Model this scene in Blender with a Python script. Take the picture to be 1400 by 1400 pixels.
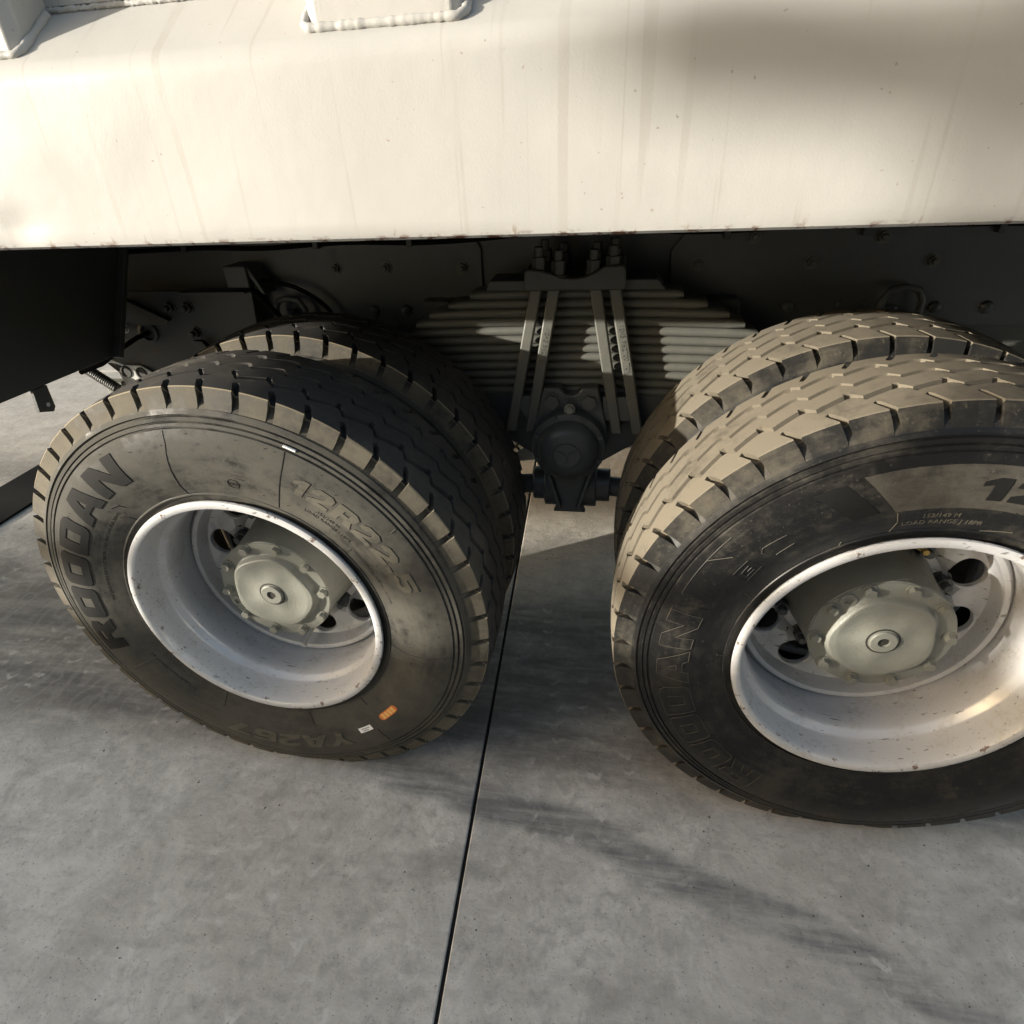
import bpy, bmesh, math, random
from mathutils import Vector, Matrix
random.seed(7)
PI = math.pi
rad = math.radians
for o in list(bpy.data.objects):
    bpy.data.objects.remove(o)
scene = bpy.context.scene
COL = scene.collection

# ------------------------------------------------------------------ camera
cam_d = bpy.data.cameras.new('camera')
cam = bpy.data.objects.new('camera', cam_d)
COL.objects.link(cam)
CAM = Vector((0.7899, -0.9099, 1.4190))
yaw, pitch, roll = -0.1909, 0.5464, -0.0506
fwd = Vector((math.sin(yaw) * math.cos(pitch), math.cos(yaw) * math.cos(pitch), -math.sin(pitch)))
rgt = Vector((math.cos(yaw), -math.sin(yaw), 0))
up = rgt.cross(fwd)
r2 = math.cos(roll) * rgt + math.sin(roll) * up
u2 = -math.sin(roll) * rgt + math.cos(roll) * up
M4 = Matrix((r2, u2, -fwd)).transposed().to_4x4()
M4.translation = CAM
cam.matrix_world = M4
cam_d.sensor_width = 36
cam_d.lens = 36 * 816.7 / 1400
cam_d.clip_start = 0.02
cam_d.clip_end = 500
scene.camera = cam

# ------------------------------------------------------------------ light
SUN_TO = Vector((-2.0, -1.0, 0.44)).normalized()
elev = math.asin(SUN_TO.z)
azim = math.atan2(SUN_TO.x, SUN_TO.y)
world = bpy.data.worlds.new('World')
scene.world = world
world.use_nodes = True
wn = world.node_tree.nodes
wl = world.node_tree.links
wn.clear()
sky = wn.new('ShaderNodeTexSky')
sky.sky_type = 'NISHITA'
sky.sun_disc = False
sky.sun_elevation = elev
sky.sun_rotation = azim
sky.air_density = 1.0
sky.dust_density = 2.0
sky.ozone_density = 0.0
bg = wn.new('ShaderNodeBackground')
bg.inputs['Strength'].default_value = 0.15
wo = wn.new('ShaderNodeOutputWorld')
wl.new(sky.outputs[0], bg.inputs[0])
wl.new(bg.outputs[0], wo.inputs[0])
sun_d = bpy.data.lights.new('sun', 'SUN')
sun_d.energy = 4.6
sun_d.angle = math.radians(0.55)
sun_d.color = (1.0, 0.94, 0.82)
sun = bpy.data.objects.new('sun', sun_d)
COL.objects.link(sun)
sun.rotation_euler = (-SUN_TO).to_track_quat('-Z', 'Y').to_euler()
sun.location = SUN_TO * 12
scene.view_settings.view_transform = 'Standard'
scene.view_settings.look = 'None'
scene.view_settings.gamma = 1
scene.view_settings.exposure = 1.15
scene.view_settings.use_curve_mapping = False
scene.render.engine = 'CYCLES'
scene.cycles.max_bounces = 6
scene.cycles.diffuse_bounces = 3
scene.cycles.glossy_bounces = 2
scene.cycles.transmission_bounces = 0
scene.cycles.caustics_reflective = False

# ------------------------------------------------------------------ materials
class NT:
    def __init__(s, name):
        s.m = bpy.data.materials.new(name)
        s.m.use_nodes = True
        s.n = s.m.node_tree.nodes
        s.l = s.m.node_tree.links
        s.b = s.n['Principled BSDF']
        s.tc = s.n.new('ShaderNodeTexCoord')
    def val(s, sock, v):
        if hasattr(v, 'is_linked') or isinstance(v, bpy.types.NodeSocket):
            s.l.new(v, sock)
        else:
            sock.default_value = v
    def mapping(s, scale=(1, 1, 1), rot=(0, 0, 0), coord='Object'):
        n = s.n.new('ShaderNodeMapping')
        n.inputs['Scale'].default_value = scale
        n.inputs['Rotation'].default_value = rot
        s.l.new(s.tc.outputs[coord], n.inputs[0])
        return n.outputs[0]
    def noise(s, scale, detail=4, rough=.55, vec=None, dist=0):
        n = s.n.new('ShaderNodeTexNoise')
        n.inputs['Scale'].default_value = scale
        n.inputs['Detail'].default_value = min(detail, 4)
        n.inputs['Roughness'].default_value = rough
        n.inputs['Distortion'].default_value = dist
        s.l.new(vec if vec is not None else s.tc.outputs['Object'], n.inputs['Vector'])
        return n.outputs['Fac']
    def ramp(s, f, a, b, va=0.0, vb=1.0):
        n = s.n.new('ShaderNodeMapRange')
        n.interpolation_type = 'SMOOTHSTEP'
        s.val(n.inputs[0], f)
        n.inputs[1].default_value = a
        n.inputs[2].default_value = b
        n.inputs[3].default_value = va
        n.inputs[4].default_value = vb
        return n.outputs[0]
    def math(s, op, a, b=0.0):
        n = s.n.new('ShaderNodeMath')
        n.operation = op
        s.val(n.inputs[0], a)
        s.val(n.inputs[1], b)
        return n.outputs[0]
    def mix(s, f, a, b):
        n = s.n.new('ShaderNodeMix')
        n.data_type = 'RGBA'
        s.val(n.inputs[0], f)
        for k, v in ((6, a), (7, b)):
            if isinstance(v, tuple):
                v = (*v, 1)
            s.val(n.inputs[k], v)
        return n.outputs[2]
    def bump(s, h, strength=.3, dist=.002, prev=None):
        n = s.n.new('ShaderNodeBump')
        n.inputs['Strength'].default_value = strength
        n.inputs['Distance'].default_value = dist
        s.l.new(h, n.inputs['Height'])
        if prev is not None:
            s.l.new(prev, n.inputs['Normal'])
        return n.outputs[0]
    def xyz(s, coord='Object'):
        n = s.n.new('ShaderNodeSeparateXYZ')
        s.l.new(s.tc.outputs[coord], n.inputs[0])
        return n.outputs
    def done(s, color, rough=.5, metal=0.0, normal=None, spec=None):
        s.val(s.b.inputs['Base Color'], (*color, 1) if isinstance(color, tuple) else color)
        s.val(s.b.inputs['Roughness'], rough)
        s.val(s.b.inputs['Metallic'], metal)
        if spec is not None:
            s.b.inputs['Specular IOR Level'].default_value = spec
        if normal is not None:
            s.l.new(normal, s.b.inputs['Normal'])
        return s.m

def mat_rubber(name, dust, dustcol=(.17, .135, .085), base=(.016, .016, .016), rough=.5, inner_clean=0):
    """rubber under a dust film; dust = mean cover 0..1"""
    t = NT(name)
    f = t.noise(9, 6, .65)
    f2 = t.noise(60, 5, .7)
    f3 = t.noise(3.2, 3, .5)
    d = t.math('ADD', t.math('MULTIPLY', f, .75), t.math('MULTIPLY', f2, .35))
    d = t.math('ADD', d, t.math('MULTIPLY', f3, .3))
    v0 = t.xyz()
    rr0 = t.math('POWER', t.math('ADD', t.math('MULTIPLY', v0[0], v0[0]), t.math('MULTIPLY', v0[2], v0[2])), .5)
    cmb = t.n.new('ShaderNodeCombineXYZ')
    t.l.new(t.math('MULTIPLY', rr0, 70), cmb.inputs[0])
    t.l.new(t.math('MULTIPLY', v0[0], 5), cmb.inputs[1])
    t.l.new(t.math('MULTIPLY', v0[2], 5), cmb.inputs[2])
    wipe = t.noise(1, 4, .65, cmb.outputs[0])
    d = t.math('ADD', d, t.math('MULTIPLY', t.math('SUBTRACT', wipe, .5), .32))
    speck = t.ramp(t.noise(170, 3, .7), .60, .72, 0, .25)
    d = t.math('ADD', d, speck)
    cov = t.ramp(d, 1.05 - dust, 1.45 - dust)
    if inner_clean:
        v = t.xyz()
        rr = t.math('POWER', t.math('ADD', t.math('MULTIPLY', v[0], v[0]), t.math('MULTIPLY', v[2], v[2])), .5)
        cov = t.math('MULTIPLY', cov, t.ramp(rr, inner_clean - .05, inner_clean + .05, .35, 1))
    c = t.mix(cov, base, dustcol)
    grain = t.noise(420, 2, .6)
    nb = t.bump(grain, .3, .0008)
    return t.done(c, t.ramp(cov, 0, 1, rough, .9), 0, nb, .32)

def mat_paint(name, col, rough=.45, metal=0.0, dirt=.25, dirtcol=(.16, .13, .09), bump=.15, scale=14, spec=.5):
    t = NT(name)
    f = t.noise(scale, 6, .65)
    g = t.noise(scale * 9, 3, .6)
    cov = t.math('MULTIPLY', t.ramp(t.math('ADD', t.math('MULTIPLY', f, .8), t.math('MULTIPLY', g, .3)), .45, .85), dirt)
    c = t.mix(cov, col, dirtcol)
    nb = t.bump(t.noise(scale * 7, 3, .65), bump * 1.3, .0014)
    return t.done(c, t.ramp(cov, 0, .6, rough, min(1, rough + .3)), metal, nb, spec)

def mat_body():
    t = NT('cream_body_paint')
    v = t.xyz()
    # faint rain streaks, vertical and slanted
    s1 = t.noise(1, 4, .6, t.mapping((75, 75, 2.6)))
    s2 = t.noise(1, 2, .4, t.mapping((62, 2, 1.2), (0, math.radians(38), 0)))
    blot = t.noise(5, 4, .55)
    st = t.math('ADD', t.ramp(s1, .54, .78, 0, .25), t.ramp(s2, .60, .635, 0, .5))
    st = t.math('MULTIPLY', st, t.ramp(blot, .35, .65, .25, 1))
    c = t.mix(st, (.405, .398, .380), (.315, .297, .265))
    c = t.mix(t.ramp(blot, .45, .8, 0, .3), c, (.385, .37, .335))
    # spatter
    sp = t.ramp(t.noise(95, 2, .5), .735, .76)
    c = t.mix(t.math('MULTIPLY', sp, .6), c, (.22, .16, .09))
    # chipped, rusty lower lip
    low = t.ramp(v[2], 1.322, 1.312)
    chip = t.ramp(t.noise(1, 4, .7, t.mapping((30, 26, 60))), .52, .60)
    c = t.mix(t.math('MULTIPLY', low, chip), c, (.11, .045, .022))
    low2 = t.ramp(v[2], 1.336, 1.314)
    scuff = t.ramp(t.noise(1, 3, .6, t.mapping((70, 40, 30))), .62, .70)
    c = t.mix(t.math('MULTIPLY', low2, t.math('MULTIPLY', scuff, .6)), c, (.22, .15, .09))
    op = t.noise(330, 2, .5)
    nb = t.bump(op, .22, .0008)
    nb = t.bump(t.noise(7, 3, .5), .32, .008, nb)
    return t.done(c, t.ramp(blot, .3, .7, .45, .62), 0, nb, .35)

def mat_concrete():
    t = NT('grey_concrete')
    v = t.xyz('Object')
    geo = t.n.new('ShaderNodeNewGeometry')
    sep = t.n.new('ShaderNodeSeparateXYZ')
    t.l.new(geo.outputs['Position'], sep.inputs[0])
    X, Y = sep.outputs[0], sep.outputs[1]
    P = geo.outputs['Position']
    def mp(scale, rot=(0, 0, 0)):
        n = t.n.new('ShaderNodeMapping')
        n.inputs['Scale'].default_value = scale
        n.inputs['Rotation'].default_value = rot
        t.l.new(P, n.inputs[0])
        return n.outputs[0]
    big = t.noise(1.1, 3, .6, mp((1, 1, 1)))
    med = t.noise(7, 4, .8, mp((1, 1, 1)), .6)
    fine = t.noise(55, 5, .7, mp((1, 1, 1)))
    brush = t.noise(1, 5, .65, mp((9, 34, 1), (0, 0, math.radians(-28))))
    c = t.mix(t.ramp(med, .3, .72), (.45, .435, .405), (.72, .695, .65))
    c = t.mix(t.ramp(big, .42, .68, 0, .55), c, (.44, .41, .375))
    c = t.mix(t.ramp(brush, .52, .74, 0, .45), c, (.70, .68, .64))
    c = t.mix(t.ramp(brush, .48, .28, 0, .35), c, (.32, .308, .29))
    c = t.mix(t.ramp(fine, .54, .72, 0, .5), c, (.28, .27, .255))
    c = t.mix(t.ramp(fine, .42, .25, 0, .3), c, (.72, .70, .66))
    mid = t.noise(21, 4, .8, mp((1, .8, 1), (0, 0, .6)), .3)
    c = t.mix(t.ramp(mid, .55, .70, 0, .36), c, (.25, .235, .215))
    c = t.mix(t.ramp(mid, .44, .30, 0, .4), c, (.66, .635, .59))
    # tyre marks: dark bands left by wheels turning across the slab
    wob = t.math('MULTIPLY', t.math('SUBTRACT', t.noise(3, 3, .5, mp((1, 1, 1))), .5), .10)
    def band(a, b, c2, width, lo, hi, soft=.05):
        f = t.math('ADD', t.math('MULTIPLY', t.math('MULTIPLY', X, X), a), t.math('ADD', t.math('MULTIPLY', X, b), c2))
        d = t.math('ABSOLUTE', t.math('ADD', t.math('SUBTRACT', Y, f), wob))
        m = t.ramp(d, width, width * .35)
        ends = t.math('MULTIPLY', t.ramp(X, lo, lo + .25), t.ramp(X, hi, hi - .35))
        return t.math('MULTIPLY', m, ends)
    streak = t.ramp(t.noise(1, 4, .65, mp((2.2, 26, 1), (0, 0, math.radians(13)))), .3, .66, .25, 1)
    b1 = t.math('MULTIPLY', band(-.12, -.075, .055, .065, .0, 1.75), t.math('MULTIPLY', streak, .72))
    b2 = t.math('MULTIPLY', band(0, -.10, .10, .06, -2.4, .05), t.math('MULTIPLY', streak, .6))
    b3 = t.math('MULTIPLY', band(0, .12, .62, .10, -2.6, .2), t.math('MULTIPLY', streak, .45))
    shade_dist = t.math('ABSOLUTE', t.math('ADD', t.math('SUBTRACT', Y, .42), t.math('MULTIPLY', wob, 2)))
    shade_band = t.math('MULTIPLY', t.ramp(shade_dist, .46, .26), t.ramp(t.noise(1, 5, .65, mp((3, 14, 1))), .3, .62, .35, .8))
    c = t.mix(shade_band, c, (.13, .125, .12))  # shade under the truck, painted into the slab as a full-length dark band
    c = t.mix(b1, c, (.085, .09, .10))
    c = t.mix(b2, c, (.10, .10, .11))
    c = t.mix(b3, c, (.12, .12, .12))
    # tread prints
    wv = t.n.new('ShaderNodeTexWave')
    wv.wave_type = 'BANDS'
    wv.bands_direction = 'X'
    wv.inputs['Scale'].default_value = 3.6
    wv.inputs['Distortion'].default_value = 11
    wv.inputs['Detail'].default_value = 3
    wv.inputs['Detail Scale'].default_value = 4
    t.l.new(mp((1, .55, 1), (0, 0, math.radians(8))), wv.inputs['Vector'])
    px = t.math('ADD', t.math('MULTIPLY', X, .985), t.math('MULTIPLY', Y, .17))
    py = t.math('ADD', t.math('MULTIPLY', Y, .985), t.math('MULTIPLY', X, -.17))
    jx = t.math('MULTIPLY', t.math('SUBTRACT', t.noise(9, 3, .6, mp((1, 1, 1))), .5), 4.0)
    jy = t.math('MULTIPLY', t.math('SUBTRACT', t.noise(14, 3, .6, mp((1.6, .8, 1))), .5), 7.5)
    colw = t.math('SINE', t.math('ADD', t.math('MULTIPLY', px, 2 * PI / .085), jx))
    zz = t.math('SINE', t.math('ADD', t.math('MULTIPLY', py, 2 * PI / .055), t.math('ADD', jy, t.math('MULTIPLY', colw, 1.3))))
    tick = t.math('MULTIPLY', t.ramp(zz, .45, .9), t.ramp(colw, -.15, .6))
    area = t.ramp(t.noise(1.7, 3, .55, mp((1.2, .7, 1))), .45, .60)
    tickm = t.math('MULTIPLY', tick, t.math('MULTIPLY', area, t.ramp(t.noise(16, 3, .6, mp((1, 1, 1))), .40, .66, .0, .55)))
    c = t.mix(tickm, c, (.74, .72, .68))
    tickd = t.math('MULTIPLY', t.math('MULTIPLY', t.ramp(zz, -.3, -.85), t.ramp(colw, -.15, .6)), t.math('MULTIPLY', area, .20))
    c = t.mix(tickd, c, (.20, .19, .18))
    pores = t.ramp(t.noise(150, 2, .6, mp((1, 1, 1))), .66, .70, 0, .7)
    c = t.mix(pores, c, (.10, .095, .09))
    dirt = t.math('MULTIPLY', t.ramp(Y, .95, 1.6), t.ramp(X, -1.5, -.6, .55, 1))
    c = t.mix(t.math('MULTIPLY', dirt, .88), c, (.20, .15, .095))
    stain = t.ramp(t.noise(2.6, 4, .65, mp((1, 1.8, 1), (0, 0, .5))), .56, .70, 0, .42)
    c = t.mix(stain, c, (.22, .205, .185))
    pr = t.math('MULTIPLY', t.ramp(wv.outputs['Fac'], .62, .95), t.ramp(big, .40, .6, .0, .14))
    c = t.mix(pr, c, (.58, .57, .54))
    # small brown spills
    sp = t.ramp(t.noise(4.3, 4, .65, mp((1, 1, 1))), .68, .76, 0, .5)
    c = t.mix(sp, c, (.13, .105, .08))
    dots = t.ramp(t.noise(36, 2, .5, mp((1, 1, 1))), .765, .79, 0, .8)
    c = t.mix(dots, c, (.05, .047, .045))
    nb = t.bump(t.noise(38, 4, .75, mp((1, 1, 1))), .55, .0035)
    return t.done(c, t.ramp(med, .3, .7, .62, .85), 0, nb, .35)

def mat_rim():
    t = NT('silver_wheel_paint')
    v = t.xyz()
    rr = t.math('POWER', t.math('ADD', t.math('MULTIPLY', v[0], v[0]), t.math('MULTIPLY', v[2], v[2])), .5)
    f = t.noise(13, 4, .65)
    g = t.noise(110, 3, .65)
    cov = t.ramp(t.math('ADD', t.math('MULTIPLY', f, .7), t.math('MULTIPLY', g, .35)), .50, .72, 0, .55)
    c = t.mix(cov, (.60, .60, .61), (.40, .38, .34))
    lip = t.ramp(rr, .279, .287)
    n1 = t.noise(1, 4, .7, t.mapping((34, 60, 34)))
    rust = t.math('MULTIPLY', t.ramp(n1, .60, .65), t.math('MULTIPLY', lip, .85))
    c = t.mix(rust, c, (.13, .062, .03))
    scr = t.math('MULTIPLY', t.ramp(t.noise(1, 3, .6, t.mapping((22, 150, 90))), .655, .68), .7)
    c = t.mix(scr, c, (.10, .09, .08))
    dots = t.ramp(t.noise(85, 2, .5), .745, .77, 0, .5)
    c = t.mix(dots, c, (.12, .10, .08))
    nb = t.bump(t.noise(300, 2, .5), .14, .0006)
    nb = t.bump(t.noise(24, 3, .5), .12, .003, nb)
    return t.done(c, t.ramp(cov, 0, .5, .30, .6), .15, nb, .5)
MAT = {}
MAT['body'] = mat_body()
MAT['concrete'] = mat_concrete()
MAT['tread'] = mat_rubber('dusty_tread_rubber', .74, (.150, .131, .101), (.03, .028, .025), rough=.6)
MAT['tread_grey'] = mat_rubber('grey_tread_rubber', .45, (.11, .10, .083), (.05, .0485, .047), rough=.65)
MAT['edge'] = mat_rubber('worn_edge_rubber', .8, (.27, .225, .155), (.12, .10, .075), rough=.7)
MAT['shoulder_tan'] = mat_rubber('tan_shoulder_rubber', .60, (.125, .110, .083), (.03, .028, .024), rough=.6)
MAT['shoulder_dark'] = mat_rubber('dark_shoulder_rubber', .46, (.088, .078, .060), (.016, .016, .0155), rough=.5)
MAT['side_dusty'] = mat_rubber('dusty_sidewall_rubber', .60, (.074, .070, .059), (.015, .0145, .0135), .40)
MAT['side_clean'] = mat_rubber('clean_sidewall_rubber', .42, (.060, .055, .045), (.010, .010, .0105), .36)
MAT['band'] = mat_rubber('dusty_band_rubber', .60, (.080, .073, .060), (.028, .026, .023), .5)
MAT['letter_dark'] = mat_rubber('clean_lettering_rubber', .08, (.07, .06, .045), (.006, .006, .006), .85)
MAT['letter_same'] = mat_rubber('dusty_lettering_rubber', .66, (.100, .092, .073), (.03, .028, .025), .5)
MAT['line_dark'] = mat_paint('black_mould_line', (.008, .008, .008), .6, dirt=.1)
MAT['white'] = mat_paint('white_sticker', (.8, .8, .8), .5, dirt=.12)
MAT['orange'] = mat_paint('orange_sticker', (.55, .16, .03), .45, dirt=.1)
MAT['yellow_print'] = mat_paint('yellow_print', (.75, .5, .18), .5, dirt=.1)
MAT['grey_print'] = mat_paint('grey_print', (.2, .2, .2), .5, dirt=.1)
MAT['rim'] = mat_rim()
MAT['hub'] = mat_paint('grey_green_hub_paint', (.215, .218, .19), .42, 0, .4, (.15, .135, .10), .35, 26)
MAT['hub_dark'] = mat_paint('dark_drum_and_hole_shade', (.02, .02, .018), .6)  # near-black painting shade into holes and grooves; also the brake drum
MAT['chassis'] = mat_paint('grey_green_chassis_paint', (.050, .053, .050), .42, 0, .5, (.09, .078, .058), .3, 18)
MAT['spring'] = mat_paint('grey_green_spring_paint', (.105, .108, .096), .45, 0, .5, (.14, .128, .10), .35, 30)
MAT['chassis_dark'] = mat_paint('black_chassis_paint', (.070, .077, .079), .40, 0, .35, (.085, .080, .068), .3, 20)
MAT['steel'] = mat_paint('bright_zinc_steel', (.62, .61, .58), .35, .25, .3)
MAT['brass'] = mat_paint('yellow_zinc_fitting', (.55, .38, .12), .3, .7, .3)
MAT['mat_black'] = mat_paint('flat_black', (.008, .008, .008), .85, 0, .1, (.02, .02, .018), spec=.1)
MAT['joint'] = mat_paint('black_joint_filler', (.012, .012, .012), .8, 0, .2, (.05, .045, .04))
MAT['blocker'] = mat_paint('dark_blocker_paint', (.06, .062, .065), .5, 0, .3)
MAT['grit'] = mat_paint('dark_grit', (.10, .09, .075), .8, 0, .5, (.3, .27, .22), .2, 60)
MAT['wall'] = mat_paint('grey_shade_wall_render', (.35, .34, .32), .8, 0, .3)

# ------------------------------------------------------------------ mesh helpers
class MB:
    def __init__(s):
        s.v = []
        s.f = []
    def add(s, vs, fs):
        b = len(s.v)
        s.v += [tuple(p) for p in vs]
        s.f += [tuple(b + i for i in f) for f in fs]
    def box(s, x0, x1, y0, y1, z0, z1, mat=None):
        vs = [Vector((x, y, z)) for z in (z0, z1) for y in (y0, y1) for x in (x0, x1)]
        if mat is not None:
            vs = [mat @ p for p in vs]
        s.add(vs, [(0, 2, 3, 1), (4, 5, 7, 6), (0, 1, 5, 4), (2, 6, 7, 3), (0, 4, 6, 2), (1, 3, 7, 5)])
    def lathe(s, prof, n=96, c=(0, 0, 0), closed=False, a0=0.0):
        """profile of (y, r) turned about the y axis through c"""
        b = len(s.v)
        m = len(prof)
        for i in range(n):
            a = a0 + 2 * PI * i / n
            sa, ca = math.sin(a), math.cos(a)
            for y, r in prof:
                s.v.append((c[0] + r * sa, c[1] + y, c[2] + r * ca))
        for i in range(n):
            j = (i + 1) % n
            for k in range(m - 1 + (1 if closed else 0)):
                k2 = (k + 1) % m
                s.f.append((b + i * m + k, b + i * m + k2, b + j * m + k2, b + j * m + k))
    def prism(s, poly, axis, a, b_):
        """polygon of 2-D points extruded along an axis: 'y' -> (x,z), 'x' -> (y,z), 'z' -> (x,y)"""
        n = len(poly)
        def P(p, t):
            return {'y': (p[0], t, p[1]), 'x': (t, p[0], p[1]), 'z': (p[0], p[1], t)}[axis]
        vs = [P(p, a) for p in poly] + [P(p, b_) for p in poly]
        fs = [tuple(range(n)), tuple(range(2 * n - 1, n - 1, -1))]
        fs += [(i, n + i, n + (i + 1) % n, (i + 1) % n) for i in range(n)]
        s.add(vs, fs)
    def tube(s, pts, r, n=10, caps=True):
        pts = [Vector(p) for p in pts]
        rs = r if isinstance(r, (list, tuple)) else [r] * len(pts)
        b = len(s.v)
        prev = None
        for i, p in enumerate(pts):
            d = (pts[min(i + 1, len(pts) - 1)] - pts[max(i - 1, 0)]).normalized()
            ref = Vector((0, 0, 1)) if abs(d.z) < .9 else Vector((0, 1, 0))
            if prev is not None:
                ref = prev
            e1 = (ref - d * ref.dot(d)).normalized()
            e2 = d.cross(e1)
            prev = e1
            for k in range(n):
                a = 2 * PI * k / n
                s.v.append(tuple(p + rs[i] * (math.cos(a) * e1 + math.sin(a) * e2)))
        for i in range(len(pts) - 1):
            for k in range(n):
                k2 = (k + 1) % n
                s.f.append((b + i * n + k, b + i * n + k2, b + (i + 1) * n + k2, b + (i + 1) * n + k))
        if caps:
            s.f.append(tuple(b + k for k in range(n - 1, -1, -1)))
            e = b + (len(pts) - 1) * n
            s.f.append(tuple(e + k for k in range(n)))
    def mesh(s, name, mat, sharp=35):
        me = bpy.data.meshes.new(name)
        me.from_pydata(s.v, [], s.f)
        bm = bmesh.new()
        bm.from_mesh(me)
        bmesh.ops.recalc_face_normals(bm, faces=bm.faces)
        bm.to_mesh(me)
        bm.free()
        me.polygons.foreach_set('use_smooth', [True] * len(me.polygons))
        me.set_sharp_from_angle(angle=math.radians(sharp))
        me.materials.append(MAT[mat] if isinstance(mat, str) else mat)
        return me
    def build(s, name, mat, parent=None, loc=(0, 0, 0), rot=(0, 0, 0), bevel=0, sharp=35):
        return link(name, s.mesh(name, mat, sharp), parent, loc, rot, bevel)

def link(name, me, parent=None, loc=(0, 0, 0), rot=(0, 0, 0), bevel=0, segs=2):
    o = bpy.data.objects.new(name, me)
    COL.objects.link(o)
    o.parent = parent
    o.location = loc
    o.rotation_euler = rot
    if bevel:
        m = o.modifiers.new('bevel', 'BEVEL')
        m.width = bevel
        m.segments = segs
        m.limit_method = 'ANGLE'
        m.angle_limit = math.radians(40)
        m.harden_normals = False
    return o

def tag(o, label=None, cat=None, group=None, kind=None):
    if label: o['label'] = label
    if cat: o['category'] = cat
    if group: o['group'] = group
    if kind: o['kind'] = kind
    return o

def hex_prism(mb, c, r, h, axis='-y', n=6, rot=0.0):
    c = Vector(c)
    poly = [(c.x + r * math.cos(rot + 2 * PI * k / n), c.z + r * math.sin(rot + 2 * PI * k / n)) for k in range(n)]
    mb.prism(poly, 'y', c.y, c.y - h)

# ------------------------------------------------------------------ ground
ground = MB()
ground.add([(-90, -90, -.012), (90, -90, -.012), (90, 90, -.012), (-90, 90, -.012)], [(0, 1, 2, 3)])
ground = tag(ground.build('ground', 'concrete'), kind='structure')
SLAB = 4.2
GAP = .0045
gang = math.radians(2.87)          # the joints run slightly askew to the truck
slab_b = MB()
h = SLAB / 2 - GAP
N = 24
vs = []
for sx in range(2):
    pass
slab_b.box(-h, h, -h, h, -.15, 0)
slab_me = slab_b.mesh('concrete_slab', 'concrete', 30)
gm = Matrix.Rotation(gang, 4, 'Z')
org = Vector((.484 - .0501 * 1.35, 1.35, 0))
for i in range(-4, 4):
    for j in range(-4, 5):
        p = gm @ Vector(((i + .5) * SLAB, j * SLAB, 0)) + org
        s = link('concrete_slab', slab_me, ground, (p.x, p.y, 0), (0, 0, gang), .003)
jb = MB()
jb.box(-.006, .006, -17, 17, -.14, -.009)
jb.build('joint_filler', 'joint', ground, tuple(org), (0, 0, gang))
# flat black strip far under the truck
m = MB(); m.box(-.16, .16, -1.1, 1.1, .001, .012)
tag(m.build('black_strip', 'mat_black', None, (-2.24, 1.55, 0), (0, 0, math.radians(3)), .003),
    'flat black strip on the concrete left of the tyres', 'mat')

# ------------------------------------------------------------------ the truck
truck = bpy.data.objects.new('dump_truck', None)
COL.objects.link(truck)
tag(truck, 'cream dump truck rear bogie with two dual-tyred axles and grey leaf spring', 'truck')

# ---- tyre -----------------------------------------------------------------
YC = .15
NP = 48
PIT = 2 * PI / NP
W = .114
def r_top(s):
    return .548 - .0065 * (abs(s) / W) ** 2.2
def flat(p, zc=-.5285):
    """tyre resting on the ground: flatten the contact patch, bulge the sidewall"""
    x, y, z = p
    if z < -.36:
        k = min(1, (-.36 - z) / .17) * max(0, 1 - abs(x) / .36)
        rr = math.hypot(x, z)
        if .36 < rr < .53:
            y += (-.010 if y < YC else .010) * k * math.sin((rr - .36) / .17 * PI)
    if z < zc:
        z = zc
    return (x, y, z)
SIDE = [(.0215, .503), (.0185, .498), (.0165, .4940), (.0195, .4925), (.0195, .4900), (.0150, .4885), (.0142, .4815),
        (.0168, .4802), (.0168, .4788), (.0120, .4775), (.0108, .4720), (.0135, .4708), (.0132, .4690), (.0092, .4672),
        (.0060, .455), (.0030, .440), (.0012, .422), (.0015, .404), (.0042, .385), (.0090, .366), (.0148, .348),
        (.0205, .331), (.0242, .3210), (.0226, .3195), (.0226, .3170), (.0262, .3158), (.0290, .309), (.0310, .300), (.044, .288)]
SMOOTH = [(y, r) for y, r in SIDE if r < .4675 and not (.316 < r < .322)]
def side_y(r):
    pr = SMOOTH
    if r >= pr[0][1]: return pr[0][0] + (r - pr[0][1]) * .2
    for (y0, r0), (y1, r1) in zip(pr, pr[1:]):
        if r1 <= r <= r0:
            t = (r0 - r) / (r0 - r1)
            return y0 + (y1 - y0) * t
    return pr[-1][0]
def on_side(th, r, hgt):
    """point on the outer sidewall at clock angle th (radians), radius r, lifted by hgt"""
    dy = (side_y(r + .004) - side_y(r - .004)) / .008
    n = Vector((-1, dy)).normalized()
    y = side_y(r) + hgt * n.x
    rr = r + hgt * n.y
    return flat((rr * math.sin(th), y, rr * math.cos(th)))

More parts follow.
